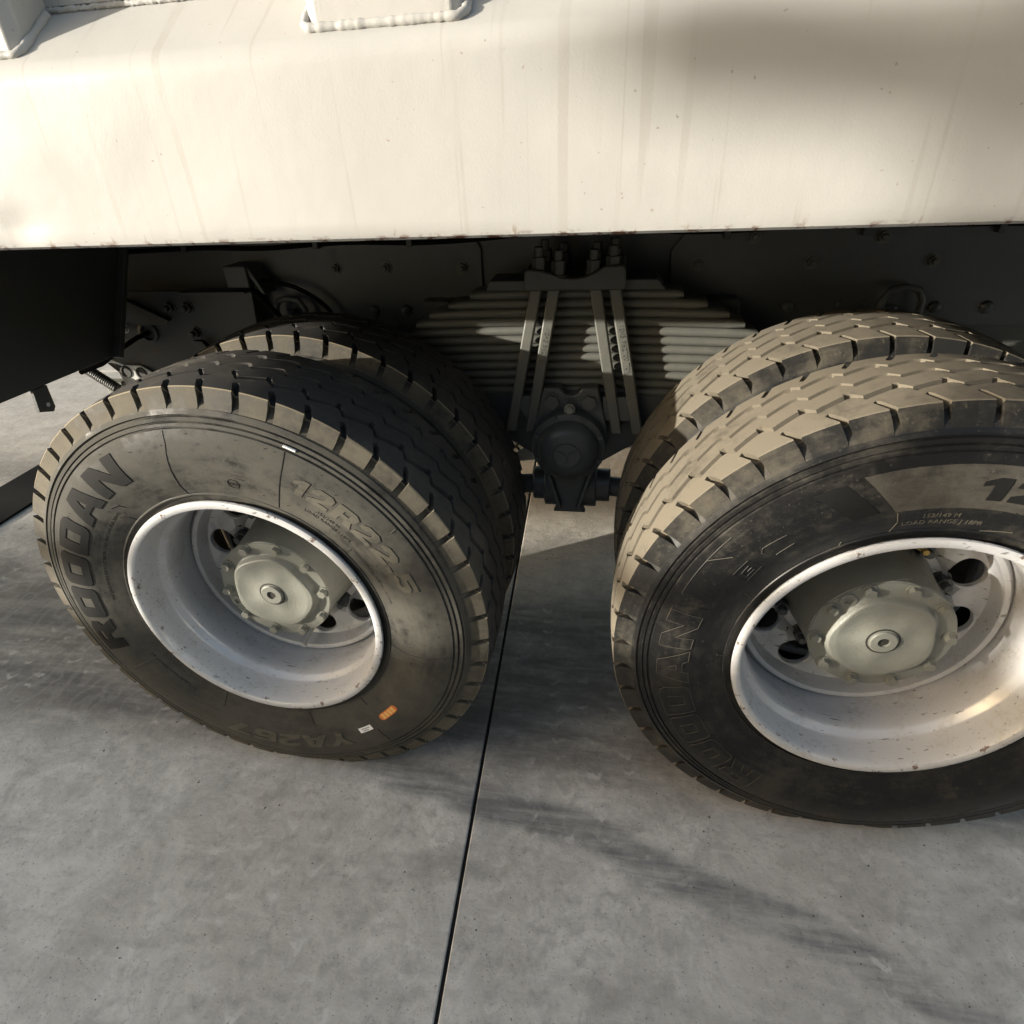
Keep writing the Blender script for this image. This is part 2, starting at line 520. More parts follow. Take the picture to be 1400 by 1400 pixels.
def tread_mesh(name, phase, rnd, top, shoulder):
    fine = top == 'tread'
    SA, SB = (.27, .44) if fine else (.25, .46)
    SM = (SA + SB) / 2
    mb = MB()
    side_faces, edge_faces = set(), set()
    rng = random.Random(rnd)
    D = .0165 if fine else .0165
    def zig(fr):
        # groove path within a pitch
        if fr < .66: return D * fr / .66
        if fr < .80: return D
        return D * (1 - (fr - .80) / .20)
    def P(u, s, r):
        return (r * math.sin(u), YC + s, r * math.cos(u))
    G = [-.062, -.008, .048]
    HW = [.0074, .0062, .0074] if fine else [.0068, .0056, .0068]
    DEP = .016
    # groove floor
    nt, rows = 192, [-.100, -.075, -.05, -.025, 0, .025, .05, .075, .100]
    b = len(mb.v)
    for i in range(nt):
        a = 2 * PI * i / nt
        for s_ in rows:
            mb.v.append(P(a, s_, r_top(s_) - DEP))
    R_ = len(rows)
    for i in range(nt):
        j = (i + 1) % nt
        for k in range(R_ - 1):
            mb.f.append((b + i * R_ + k, b + i * R_ + k + 1, b + j * R_ + k + 1, b + j * R_ + k))
    # centre ribs
    cols = [(0, 0), (.22, 0), (.44, 0), (.66, 0), (.66, 1), (.80, 1), (.80, 0), (.90, 0)]
    for k in range(2):
        b = len(mb.v)
        nc = 0
        for p in range(NP):
            for fr, notch in cols:
                u = phase + (p + fr) * PIT
                nA = .0075 if (notch and k == 0) else 0
                nB = .0075 if (notch and k == 1) else 0
                A = G[k] + HW[k] + zig(fr) + nA
                B = G[k + 1] - HW[k + 1] + zig(fr) - nB
                mid = (A + B) / 2
                for s_, dr in ((A - .002, -DEP - .001), (A, 0), (mid, 0), (B, 0), (B + .002, -DEP - .001)):
                    mb.v.append(P(u, s_, r_top(s_) + dr))
                nc += 1
        for i in range(nc):
            j = (i + 1) % nc
            for q in range(4):
                mb.f.append((b + i * 5 + q, b + i * 5 + q + 1, b + j * 5 + q + 1, b + j * 5 + q))
    # shoulder ribs, notched by slots that run down the shoulder
    for sg in (-1, 1):
        b = len(mb.v)
        nc = 0
        cols2 = [(0, 0), (.13, 0), (SA, 0), (SA, 1), (SM, 1), (SB, 1), (SB, 0), (.66, 0), (.80, 0), (.90, 0)]
        for p in range(NP):
            jit = rng.uniform(-.012, .012)
            for fr, slot in cols2:
                if sg < 0:
                    g = G[0] - HW[0] + zig(fr)
                else:
                    g = G[2] + HW[2] + zig(fr)
                inner = g if sg < 0 else g
                mid_s = sg * (W - .0285)
                # (s, r, slot depth, slot skew)
                prof = [(inner - sg * .002, r_top(inner) - DEP - .001, 0, 0), (inner, r_top(inner), 0, 0),
                        (mid_s, r_top(mid_s), 0, -.20), (mid_s, r_top(mid_s), .0175, -.20),
                        (sg * (W - .0016), r_top(W) + .0002, .0185, 0), (sg * (W + .0004), r_top(W) - .0016, .0185, 0), (sg * (W + .0050), .5235, .0130, .03), (sg * (W + .0098), .507, .0015, .04),
                        (sg * (W + .0135), .4985, .0, .02), (sg * (W + .0120), .4945, 0, 0)]
                for q, (s_, r_, dep, skew) in enumerate(prof):
                    w = 0.0
                    if fr in (SA, SM, SB): w = 1.0
                    elif fr == .13: w = .55
                    elif fr == .66: w = .3
                    u = phase + (p + fr + skew * w + (jit if slot or fr in (SA, SB) else 0)) * PIT
                    d = dep if slot else 0.0
                    if q >= 6:
                        s2, r3 = s_ - sg * d * .95, r_ - d * .35
                    elif q >= 4:
                        s2, r3 = s_ - sg * d * .55, r_ - d * .8
                    else:
                        s2, r3 = s_, r_ - d
                    if q in (2, 3) and fr == SM and slot:      # pointed inner end of the slot
                        s2 -= sg * .006
                    mb.v.append(P(u, s2, r3))
                nc += 1
        m_ = 10
        for i in range(nc):
            j = (i + 1) % nc
            for q in range(m_ - 1):
                mb.f.append((b + i * m_ + q, b + i * m_ + q + 1, b + j * m_ + q + 1, b + j * m_ + q))
                if q >= 5: side_faces.add(len(mb.f) - 1)
                if q == 4: edge_faces.add(len(mb.f) - 1)
    mb.v = [flat(p) for p in mb.v]
    me = bpy.data.meshes.new(name)
    me.from_pydata(mb.v, [], mb.f)
    me.materials.append(MAT[top]); me.materials.append(MAT[shoulder]); me.materials.append(MAT['tread'] if fine else MAT['edge'])
    for i in side_faces: me.polygons[i].material_index = 1
    for i in edge_faces: me.polygons[i].material_index = 2
    bm = bmesh.new(); bm.from_mesh(me)
    bmesh.ops.remove_doubles(bm, verts=bm.verts, dist=1e-6)
    bmesh.ops.dissolve_degenerate(bm, edges=bm.edges, dist=1e-6)
    bmesh.ops.recalc_face_normals(bm, faces=bm.faces)
    bm.to_mesh(me); bm.free()
    me.polygons.foreach_set('use_smooth', [True] * len(me.polygons))
    me.set_sharp_from_angle(angle=rad(32))
    return me

def sidewall_mesh(name, mat):
    mb = MB()
    mb.lathe(SIDE, 240)
    back = [(2 * YC - y, r) for y, r in SIDE]
    mb.lathe(back, 160)
    # inner liner closes the carcass between the beads
    mb.lathe([(.044, .288), (.256, .288)], 96)
    # moulding nibs and vent spines
    rng = random.Random(3)
    for k in range(150):
        th = rng.uniform(0, 2 * PI)
        r = rng.choice([.326, .345, .372, .405, .438, .458, .475])
        l = rng.uniform(.002, .005)
        a = on_side(th, r, .0) if r < .465 else flat((r * math.sin(th), .011, r * math.cos(th)))
        d = Vector((rng.uniform(-1, 1), -.6, rng.uniform(-.2, .9))).normalized() * l
        mb.tube([a, Vector(a) + d], .0005, 4)
    mb.v = [flat(p) for p in mb.v]
    return mb.mesh(name, mat, 28)

# ---- lettering --------------------------------------------------------------
GLY = {
 'R': (1.0, [[(0, 0), (0, 1), (.75, 1), (.97, .84), (.97, .54), (.84, .42), (1.04, 0), (.68, 0), (.52, .37), (.33, .37), (.33, 0)], [(.33, .59), (.33, .80), (.63, .80), (.63, .59)]]),
 'O': (1.0, [[(.16, 0), (.05, .04), (0, .14), (0, .86), (.05, .96), (.16, 1), (.84, 1), (.95, .96), (1, .86), (1, .14), (.95, .04), (.84, 0)], [(.34, .27), (.34, .73), (.66, .73), (.66, .27)]]),
 'D': (1.0, [[(0, 0), (0, 1), (.78, 1), (.93, .94), (1, .8), (1, .2), (.93, .06), (.78, 0)], [(.34, .25), (.34, .75), (.66, .75), (.66, .25)]]),
 'A': (1.12, [[(0, 0), (.36, 1), (.78, 1), (1.14, 0), (.79, 0), (.72, .19), (.42, .19), (.35, 0)], [(.48, .38), (.66, .38), (.57, .70)]]),
 'N': (1.12, [[(0, 0), (0, 1), (.36, 1), (.76, .44), (.76, 1), (1.1, 1), (1.1, 0), (.74, 0), (.34, .56), (.34, 0)]]),
 '1': (.66, [[(.28, 0), (.28, .70), (.04, .62), (.04, .80), (.34, 1), (.60, 1), (.60, 0)]]),
 '2': (.95, [[(0, 0), (0, .26), (.52, .54), (.6, .64), (.6, .72), (.5, .79), (.36, .79), (.3, .66), (0, .66), (.04, .87), (.22, 1), (.72, 1), (.92, .86), (.92, .58), (.8, .45), (.44, .24), (.92, .24), (.92, 0)]]),
 '5': (.95, [[(0, .30), (.30, .30), (.33, .22), (.55, .22), (.6, .28), (.6, .40), (.55, .46), (0, .46), (0, 1), (.9, 1), (.9, .78), (.3, .78), (.3, .67), (.75, .67), (.92, .54), (.92, .14), (.76, 0), (.16, 0), (0, .14)]]),
 '6': (.95, [[(0, .14), (0, .86), (.16, 1), (.9, 1), (.9, .78), (.32, .78), (.31, .63), (.76, .63), (.92, .5), (.92, .14), (.76, 0), (.16, 0)], [(.31, .22), (.31, .42), (.6, .42), (.6, .22)]]),
 '7': (.95, [[(0, 1), (.92, 1), (.92, .72), (.5, 0), (.14, 0), (.56, .76), (0, .76)]]),
 'Y': (1.0, [[(.34, 0), (.34, .4), (-.02, 1), (.32, 1), (.5, .64), (.68, 1), (1.02, 1), (.66, .4), (.66, 0)]]),
 '.': (.34, [[(0, 0), (0, .24), (.28, .24), (.28, 0)]]),
}
def curve_mesh(splines, ext):
    cu = bpy.data.curves.new('tmp', 'CURVE')
    cu.dimensions = '2D'
    cu.fill_mode = 'BOTH'
    cu.extrude = ext / 2
    for pts in splines:
        sp = cu.splines.new('POLY')
        sp.points.add(len(pts) - 1)
        for p, q in zip(sp.points, pts):
            p.co = (q[0], q[1], 0, 1)
        sp.use_cyclic_u = True
    return _eval(cu)
def text_mesh(txt, size, ext, shear=0, bold=0):
    cu = bpy.data.curves.new('tmp', 'FONT')
    cu.body = txt
    cu.size = size
    cu.extrude = ext / 2
    cu.shear = shear
    cu.offset = bold
    cu.align_x = 'CENTER'
    cu.resolution_u = 2
    return _eval(cu)
def _eval(cu):
    o = bpy.data.objects.new('tmp', cu)
    COL.objects.link(o)
    dg = bpy.context.evaluated_depsgraph_get()
    me = bpy.data.meshes.new_from_object(o.evaluated_get(dg))
    bpy.data.objects.remove(o)
    bpy.data.curves.remove(cu)
    return me
def block_text(txt, hgt, wscale, gap, ext, shear=0):
    sp = []
    x = 0
    for ch in txt:
        w, polys = GLY[ch]
        for poly in polys:
            sp.append([((x + px * wscale + shear * py) * hgt, py * hgt) for px, py in poly])
        x += w * wscale + gap
    x -= gap
    sp = [[(px - x * hgt / 2, py) for px, py in poly] for poly in sp]
    return curve_mesh(sp, ext), x * hgt
def wrap(me, thc, rb, rm, step=.008, lift=0.0, flip=False):
    """bend flat lettering round the sidewall: text x -> clock angle, text y -> radius"""
    bm = bmesh.new()
    bm.from_mesh(me)
    xs = [v.co.x for v in bm.verts]
    ys = [v.co.y for v in bm.verts]
    for ax, lo, hi in ((0, min(xs), max(xs)), (1, min(ys), max(ys))):
        t = lo + step
        while t < hi:
            no = Vector((1, 0, 0)) if ax == 0 else Vector((0, 1, 0))
            bmesh.ops.bisect_plane(bm, geom=bm.verts[:] + bm.edges[:] + bm.faces[:], plane_co=no * t, plane_no=no)
            t += step
    zmin = min(v.co.z for v in bm.verts)
    for v in bm.verts:
        z = v.co.z - zmin
        v.co = on_side(thc + v.co.x / rm, rb + v.co.y, z - .0006 + lift)
    bmesh.ops.recalc_face_normals(bm, faces=bm.faces)
    bm.to_mesh(me)
    bm.free()
    me.polygons.foreach_set('use_smooth', [True] * len(me.polygons))
    me.set_sharp_from_angle(angle=math.radians(35))
    return me
def put(name, me, mat, parent, label=None):
    me.name = name
    me.materials.clear()
    me.materials.append(MAT[mat])
    o = link(name, me, parent)
    if label: o['label'] = label
    return o
def letters(parent, txt, thc, rb, hgt, span, ext, mat, shear=0, gap=.16, name='tyre_lettering', label=None):
    nat = sum(GLY[c][0] for c in txt)
    rm = rb + hgt / 2
    ws = (span * rm / hgt - gap * (len(txt) - 1)) / nat
    me, w = block_text(txt, hgt, ws, gap, ext, shear)
    return put(name, wrap(me, thc, rb, rm), mat, parent, label)
def small(parent, txt, thc, rb, size, mat, ext=.0012, shear=0, name='small_lettering', bold=0):
    return put(name, wrap(text_mesh(txt, size, ext, shear, bold), thc, rb, rb + size * .35, .012), mat, parent)
def side_line(mb, pts, r=.0011, lift=.0002):
    out = []
    for (t0, r0), (t1, r1) in zip(pts, pts[1:]):
        for k in range(8):
            f = k / 8
            out.append(on_side(rad(t0 + (t1 - t0) * f), r0 + (r1 - r0) * f, lift))
    out.append(on_side(rad(pts[-1][0]), pts[-1][1], lift))
    mb.tube(out, r, 5)
def side_patch(t0, t1, r0, r1, hgt, skew0=0, skew1=0, round_=False, nt=40, nr=10):
    """raised panel on the sidewall; skew shifts the ends' angle from inner to outer radius"""
    mb = MB()
    g = {}
    for lvl, hh in ((0, -.001), (1, hgt)):
        for i in range(nt + 1):
            for j in range(nr + 1):
                fr = j / nr
                a = t0 + skew0 * fr
                b_ = t1 + skew1 * fr
                if round_:
                    e = (1 - (2 * fr - 1) ** 2) ** .5
                    am = (b_ - a) * .14
                    a, b_ = a + am * (1 - e), b_ - am * (1 - e)
                th = a + (b_ - a) * i / nt
                g[lvl, i, j] = len(mb.v)
                mb.v.append(on_side(rad(th), r0 + (r1 - r0) * fr, hh))
    for i in range(nt):
        for j in range(nr):
            mb.f.append((g[1, i, j], g[1, i + 1, j], g[1, i + 1, j + 1], g[1, i, j + 1]))
    for i in range(nt):
        for j in (0, nr):
            mb.f.append((g[0, i, j], g[0, i + 1, j], g[1, i + 1, j], g[1, i, j]))
    for j in range(nr):
        for i in (0, nt):
            mb.f.append((g[0, i, j], g[0, i, j + 1], g[1, i, j + 1], g[1, i, j]))
    return mb

# ---- wheel (steel rim and disc) --------------------------------------------
RIM = [(.050, .2855), (.030, .2950), (.024, .3030), (.0185, .3048), (.0145, .3035), (.0128, .2990), (.0132, .2915), (.0160, .2870),
       (.0220, .2848), (.034, .2835), (.060, .2805), (.078, .2785), (.084, .2765), (.093, .2685), (.100, .2655), (.112, .2645),
       (.138, .2645), (.156, .2700), (.178, .2720), (.186, .2720), (.205, .2720), (.230, .2680), (.262, .2850), (.280, .2950), (.284, .3000),
       (.288, .3000), (.284, .2870), (.262, .2750), (.230, .2720)]
RIM_BACK = [(.050, .2855), (.066, .2870), (.088, .2845), (.098, .2740), (.110, .2740), (.200, .2760), (.230, .2720)]
DISC = [(.200, .2715), (.190, .2640), (.186, .2600), (.187, .2530), (.1885, .2500), (.194, .2485), (.218, .2475), (.229, .2440), (.2335, .2370), (.2350, .2250),
        (.2360, .1900), (.2400, .1790), (.2520, .1720), (.2600, .1660), (.2625, .1500), (.2625, .1200)]
def wheel_mesh(name):
    me0 = MB()
    me0.lathe(RIM, 160)
    me0.lathe(RIM_BACK, 96)
    # disc with ten oval hand holes: cut by leaving cells out of a polar grid around each hole
    RH, HR, NH = .2070, .0335, 10
    prof_out = [p for p in DISC if p[1] > .243]
    me0.lathe(prof_out, 160)
    prof_in = [p for p in DISC if p[1] < .175]
    me0.lathe(prof_in, 160)
    def dy(r):
        for (y0, r0), (y1, r1) in zip(DISC, DISC[1:]):
            if r1 <= r <= r0:
                return y0 + (y1 - y0) * (r0 - r) / (r0 - r1)
        return DISC[-1][0]
    r_hi, r_lo = .2440, .1720
    half = PI / NH
    for k in range(NH):
        tc = rad(90 - 23.5) + 2 * half * k
        n = 48
        ring_in, ring_back, ring_out, ring_mid = [], [], [], []
        for i in range(n):
            a = 2 * PI * i / n
            hx, hr = HR * 1.12 * math.sin(a), HR * math.cos(a)
            r = RH + hr
            th = tc + hx / RH
            ring_in.append((th, r, 0))
            # outer boundary: cell edge of the sector
            dx, dr = math.sin(a), math.cos(a)
            sx = half * RH / abs(dx) if abs(dx) > 1e-6 else 9
            sr = ((r_hi - RH) if dr > 0 else (RH - r_lo)) / abs(dr) if abs(dr) > 1e-6 else 9
            t = min(sx, sr)
            ring_out.append((tc + t * dx / RH, RH + t * dr, 0))
        b = len(me0.v)
        for th, r, _ in ring_out:
            me0.v.append((r * math.sin(th), dy(r), r * math.cos(th)))
        for (th, r, _), (t2, r2_, _) in zip(ring_in, ring_out):
            th_, r_ = th + (t2 - th) * .12, r + (r2_ - r) * .12
            me0.v.append((r_ * math.sin(th_), dy(r_), r_ * math.cos(th_)))
        for th, r, _ in ring_in:
            me0.v.append((r * math.sin(th), dy(r) + .003, r * math.cos(th)))
        for th, r, _ in ring_in:
            me0.v.append((r * math.sin(th), dy(r) + .013, r * math.cos(th)))
        for q in range(3):
            for i in range(n):
                j = (i + 1) % n
                me0.f.append((b + q * n + i, b + q * n + j, b + (q + 1) * n + j, b + (q + 1) * n + i))
    # dark drum behind the disc is the brake drum, part of the hub
    return me0.mesh(name, 'rim', 30)

# ---- hub --------------------------------------------------------------------
def hub_drum_mesh():
    mb = MB()
    mb.lathe([(.113, .05), (.113, .136), (.1165, .1385), (.119, .1385), (.1195, .1365), (.150, .1370), (.190, .1400), (.238, .1455), (.262, .1500), (.262, .05)], 96)
    return mb.mesh('hub', 'hub', 30)
def cover_mesh():
    """pressed cover: flat bolting flange with a raised lobed dome"""
    mb = MB()
    n = 200
    rows = [.1375, .1365, .128, .118] + [.1125 - .00155 * k for k in range(28)] + [.064, .055, .046, .040, .034, .030, .0275]
    def lobe(a):
        return .1040 + .0030 * math.cos(5 * (a - rad(20))) + .0016 * math.cos(3 * a + .5)
    for i in range(n):
        a = 2 * PI * i / n
        R0 = lobe(a)
        for k, r in enumerate(rows):
            y = .1125 if k else .1165
            t = max(0, min(1, (R0 + .003 - r) / .011))
            t = t * t * (3 - 2 * t)
            y -= .0145 * t
            # shallow dish, rising toward the centre boss
            if r < .088:
                q = (.088 - r) / .06
                y += .0032 * math.sin(min(1, q) * PI) * (1 - .35 * math.cos(5 * (a - rad(20))))
                y -= .004 * max(0, q - .55)
            mb.v.append((r * math.sin(a), y, r * math.cos(a)))
    m_ = len(rows)
    for i in range(n):
        j = (i + 1) % n
        for k in range(m_ - 1):
            mb.f.append((i * m_ + k, i * m_ + k + 1, j * m_ + k + 1, j * m_ + k))
    mb.f.append(tuple(i * m_ + m_ - 1 for i in range(n)))
    return mb.mesh('hub_cover', 'hub', 40)
def plug_mesh():
    mb = MB()
    mb.lathe([(.014, .0265), (-.003, .0265), (-.005, .0245), (-.005, .0115), (.014, .0105), (.014, .0001)], 40)
    return mb.mesh('plug', 'hub', 30)
def hexbolt_mesh(name, r, h, mat, washer=1.35, stud=0.0, round_=False):
    mb = MB()
    if washer: mb.lathe([(.001, r * washer), (-.0022, r * washer), (-.0022, r * .3)], 20)
    mb.prism([(r * math.cos(2 * PI * k / 6), r * math.sin(2 * PI * k / 6)) for k in range(6)], 'y', -.002, -h)
    if stud:
        mb.lathe([(-h, r * .55), (-h - stud, r * .55), (-h - stud - .001, r * .45), (-h - stud - .001, .0001)], 14)
    return mb.mesh(name, mat, 30)

TREADS = {}
BOLT10 = hexbolt_mesh('hub_bolt', .0105, .0140, 'hub')
NUT = hexbolt_mesh('lug_nut', .0165, .022, 'chassis_dark', 1.3, .016)
FRAME_BOLT = hexbolt_mesh('frame_bolt', .0135, .013, 'spring', 1.35, .008)
COVER, DRUM, PLUG = cover_mesh(), hub_drum_mesh(), plug_mesh()
WHEEL = wheel_mesh('wheel')
SIDE_D = sidewall_mesh('tyre', 'side_dusty')
SIDE_C = sidewall_mesh('tyre', 'side_clean')
def make_wheel(x, y, phase, seed, side, top, shoulder, rotz=0):
    w = link('wheel', WHEEL, truck, (x, y, .53), (0, 0, rotz))
    ty = link('tyre', side, w)
    tr = link('tyre_tread', tread_mesh('tyre_tread', phase, seed, top, shoulder), w)
    return w
wLo = make_wheel(0, 0, rad(.8), 1, SIDE_D, 'tread_grey', 'shoulder_tan')
wRo = make_wheel(1.35, 0, rad(5.0), 2, SIDE_C, 'tread', 'shoulder_dark')
wLi = make_wheel(0, .345, rad(3), 3, SIDE_D, 'tread_grey', 'shoulder_tan')
wRi = make_wheel(1.35, .345, rad(2.0), 4, SIDE_C, 'tread', 'shoulder_dark')
for w, lb in ((wLo, 'outer wheel on the left with dusty dark-lettered tyre'), (wRo, 'outer wheel on the right with black sidewall and sunlit dusty tread'),
              (wLi, 'inner dual wheel behind the left wheel'), (wRi, 'inner dual wheel behind the right wheel')):
    w['label'] = lb
# inner wheels are turned round in the photo, only their tyres show; far side of the bogie
def copy_child(o, parent):
    c = o.copy()
    COL.objects.link(c)
    c.parent = parent
    return c
for src, x, y in ((wLo, 0, 2.45), (wLi, 0, 2.105), (wRo, 1.35, 2.45), (wRi, 1.35, 2.105)):
    c = copy_child(src, truck)
    c.location = (x, y, .53)
    c.rotation_euler = (0, 0, PI)
    c['label'] = 'wheel on the far side of the truck'
    for ch in list(src.children):
        copy_child(ch, c)

for x, ph, plug_a in ((0, 3, -159), (1.35, 5, 133)):
    hub = link('hub', DRUM, truck, (x, 0, .53))
    hub['label'] = 'grey green wheel hub of the %s axle' % ('left' if x == 0 else 'right')
    link('hub_cover', COVER, hub, rot=(0, rad(0 if x == 0 else 24), 0))
    link('centre_plug', PLUG, hub, (0, .0965, 0))
    gr = MB(); gr.lathe([(0, .0325), (-.0005, .0290), (.003, .0270)], 40); gr.build('plug_groove_shade', 'hub_dark', hub, (0, .0968, 0))  # dark ring painted for the shade of a groove round the plug
    hb = MB(); hb.lathe([(0, .0102), (0, .0001)], 6); hb.build('plug_socket_shade', 'hub_dark', hub, (0, .0950, 0))  # dark disc standing in for the shaded depth of the socket
    for k in range(10):
        a = rad(ph + 36 * k)
        link('hub_bolt', BOLT10, hub, (.1255 * math.cos(a), .1125, .1255 * math.sin(a)), (0, random.uniform(0, 1), 0))
        b = rad(ph + 12 + 36 * k)
        link('lug_nut', NUT, hub, (.1640 * math.cos(b), .2610, .1640 * math.sin(b)), (0, random.uniform(0, 1), 0))
    a = rad(plug_a)
    pl = link('filler_plug', PLUG, hub, (.1195 * math.cos(a), .1115, .1195 * math.sin(a)))
    pl.scale = (.62, .62, .62)
    f = MB()
    ba = rad(-8 if x == 0 else 62)
    f.tube([(0, .262, 0), (0, .225, 0)], .011, 6)
    f.tube([(0, .226, 0), (0, .205, 0)], .007, 10)
    f.build('yellow_fitting', 'brass', hub, (.168 * math.cos(ba), 0, .168 * math.sin(ba)), bevel=.0015)
    # brake drum behind the disc
    d = MB()
    d.lathe([(.30, .15), (.30, .232), (.315, .236), (.60, .236), (.60, .1)], 64)
    d.build('brake_drum', 'hub_dark', hub)
# tyre valve of the left wheel
v = MB()
va = rad(-92)
vx, vz = math.cos(va), math.sin(va)
v.tube([(.222 * vx, .236, .222 * vz), (.226 * vx, .205, .226 * vz), (.231 * vx, .172, .231 * vz)], [.0052, .0045, .0042], 10)
v.tube([(.231 * vx, .174, .231 * vz), (.2325 * vx, .163, .2325 * vz)], .0068, 10)
v.build('valve_stem', 'steel', wLo)

# ---- lettering on the two outer tyres --------------------------------------
letters(wLo, 'ROODAN', rad(-66), .386, .066, rad(84), .0022, 'letter_dark', label='dark raised brand letters')
letters(wLo, '12R22.5', rad(50), .390, .040, rad(46), .0020, 'letter_same', .18)
letters(wLo, 'YA267', rad(180), .390, .040, rad(49), .0020, 'letter_same', .12)
small(wLo, '152/149 M', rad(41), .371, .012, 'letter_dark')
small(wLo, 'LOAD RANGE J 18PR', rad(42), .357, .012, 'letter_dark')
small(wLo, 'TREAD 4 PLIES STEEL  SIDEWALL 1 PLY STEEL', rad(66), .345, .0075, 'letter_dark', .0008)
small(wLo, 'MAX LOAD SINGLE 3550 KG AT 930 KPA COLD  MAX LOAD DUAL 3250 KG', rad(-64), .352, .0085, 'letter_dark', .0009)
small(wLo, 'TUBELESS RADIAL REGROOVABLE', rad(-125), .352, .0085, 'letter_dark', .0009)
small(wLo, 'CCC', rad(9.5), .3525, .009, 'letter_dark', .0012, .3, bold=.0002)
small(wRo, '152/149 M', rad(-5), .349, .013, 'letter_same')
small(wRo, 'LOAD RANGE J 18PR', rad(-4), .334, .013, 'letter_same')
rg = MB()
side_ring = [on_side(rad(9.5) + .0115 * math.sin(2 * PI * k / 28) / .356, .356 + .0115 * math.cos(2 * PI * k / 28), .0003) for k in range(29)]
rg.tube(side_ring, .0008, 5)
rg.build('mark_ring', 'letter_dark', wLo)
# right-hand tyre: raised smooth band carrying the size, outlined brand
side_patch(-16, 74, .371, .450, .0012, -5.5, 0).build('sidewall_band', 'band', wRo)
side_patch(-26, -19.5, .376, .446, .0009, -5.5, -5.5, nt=10).build('sidewall_slash', 'letter_dark', wRo)
letters(wRo, '12R22.5', rad(28.7), .390, .040, rad(58), .0034, 'letter_dark', .10)
letters(wRo, 'ROODAN', rad(-112), .390, .062, rad(76), .0016, 'side_clean')
def outline_text(parent, txt, thc, rb, hgt, span, gap=.16, r=.0007, mat='band'):
    nat = sum(GLY[c][0] for c in txt)
    rm = rb + hgt / 2
    ws = (span * rm / hgt - gap * (len(txt) - 1)) / nat
    mb = MB()
    tot = nat * ws + gap * (len(txt) - 1)
    x = -tot / 2
    for ch in txt:
        for poly in GLY[ch][1]:
            pts = [((x + px * ws) * hgt, py * hgt) for px, py in poly]
            pts.append(pts[0])
            out = []
            for (xa, ya), (xb, yb) in zip(pts, pts[1:]):
                L = max(1, int(math.hypot(xb - xa, yb - ya) / .008))
                for k in range(L):
                    f = k / L
                    out.append(on_side(thc + (xa + (xb - xa) * f) / rm, rb + ya + (yb - ya) * f, .0012))
            out.append(out[0])
            mb.tube(out, r, 5)
        x += GLY[ch][0] * ws + gap
    return mb.build('lettering_outline', mat, parent)
outline_text(wRo, 'ROODAN', rad(-112), .390, .062, rad(76))
# framed emblem on the right tyre and assorted mould lines
em = MB()
def frame_line(mb, pts, lift=.0006, r=.0009):
    out = []
    for (t0, r0), (t1, r1) in zip(pts, pts[1:]):
        for k in range(5):
            out.append(on_side(rad(t0 + (t1 - t0) * k / 5), r0 + (r1 - r0) * k / 5, lift))
    out.append(on_side(rad(pts[-1][0]), pts[-1][1], lift))
    mb.tube(out, r, 5)
frame_line(em, [(-57.5, .366), (-57.5, .398), (-52, .401), (-51, .371), (-57.5, .366)])
frame_line(em, [(-53, .391), (-56, .388), (-56, .375), (-53, .377), (-53, .384), (-54.5, .383)])
frame_line(em, [(-40.5, .402), (-47, .404), (-48, .397), (-47.5, .388)])
frame_line(em, [(-46, .375), (-40.5, .377)])
frame_line(em, [(-68, .43), (-69, .45), (-50, .455)])
frame_line(em, [(-76, .452), (-73, .452), (-71, .392)])
frame_line(em, [(-68, .43), (-69.5, .392)])
em.build('framed_emblem', 'shoulder_dark', wRo)
ln = MB()
for pts in ([(-6.5, .466), (-6.8, .44), (-9.5, .38), (-11, .345), (-10.8, .322)], [(23.8, .466), (24.2, .44), (24.6, .38), (24.6, .324)],
            [(55, .466), (55, .452)], [(140, .322), (139, .345)], [(144, .462), (143, .41)], [(170, .322), (169, .36)],
            [(-118, .325), (-117, .37), (-117, .43)], [(-150, .325), (-151, .36)], [(-41, .335), (-40.5, .322)], [(53, .345), (53, .322)],
            [(100, .322), (101, .35), (100, .40), (98, .465)], [(-37, .352), (-38, .365), (-41, .372)]):
    ln = MB()
    side_line(ln, pts, .0010)
    ln.build('mould_line', 'line_dark', wLo)
ln2 = MB()
for pts in ([(-15.5, .368), (-15.2, .345), (-17, .324)], [(-58, .452), (-53.5, .425)], [(15, .332), (7, .322)], [(-30, .33), (-31, .322)],
            [(-62, .345), (-63, .33)], [(-90, .335), (-91, .322)]):
    ln2 = MB()
    side_line(ln2, pts, .0009, .0006)
    ln2.build('mould_line', 'letter_same', wRo)
# stickers
st = side_patch(128.4, 138.2, .3795, .3985, .0007, round_=True, nt=24, nr=12).build('orange_sticker', 'orange', wLo)
st['label'] = 'orange oval sticker with yellow print'
for k, (a, b_) in enumerate(((129.7, 131.2), (131.6, 133.0), (133.5, 134.9), (135.3, 136.9))):
    mb = MB()
    for j in range(3):
        rr = .3825 + j * .0048
        p = side_patch(a, b_, rr, rr + .0034, .0010, nt=3, nr=2)
        mb.add(p.v, p.f)
    mb.build('sticker_print', 'yellow_print', wLo)
st = side_patch(144.5, 150.5, .3900, .4050, .0007, nt=16, nr=6).build('white_label', 'white', wLo)
mb = MB()
for j, (a, b_) in enumerate(((145.6, 149.4), (146.4, 148.9))):
    rr = .394 + j * .0055
    for k in range(7):
        t0 = a + (b_ - a) * k / 7
        p = side_patch(t0, t0 + (b_ - a) / 7 * .7, rr, rr + .0026, .0010, nt=2, nr=1)
        mb.add(p.v, p.f)
mb.build('label_print', 'grey_print', wLo)
tick = MB()
tick.tube([flat((.4765 * math.sin(rad(a)), .0105, .4765 * math.cos(rad(a)))) for a in (23.2, 24, 25, 26.2)], .0028, 6)
tick.build('paint_tick', 'white', wLo)

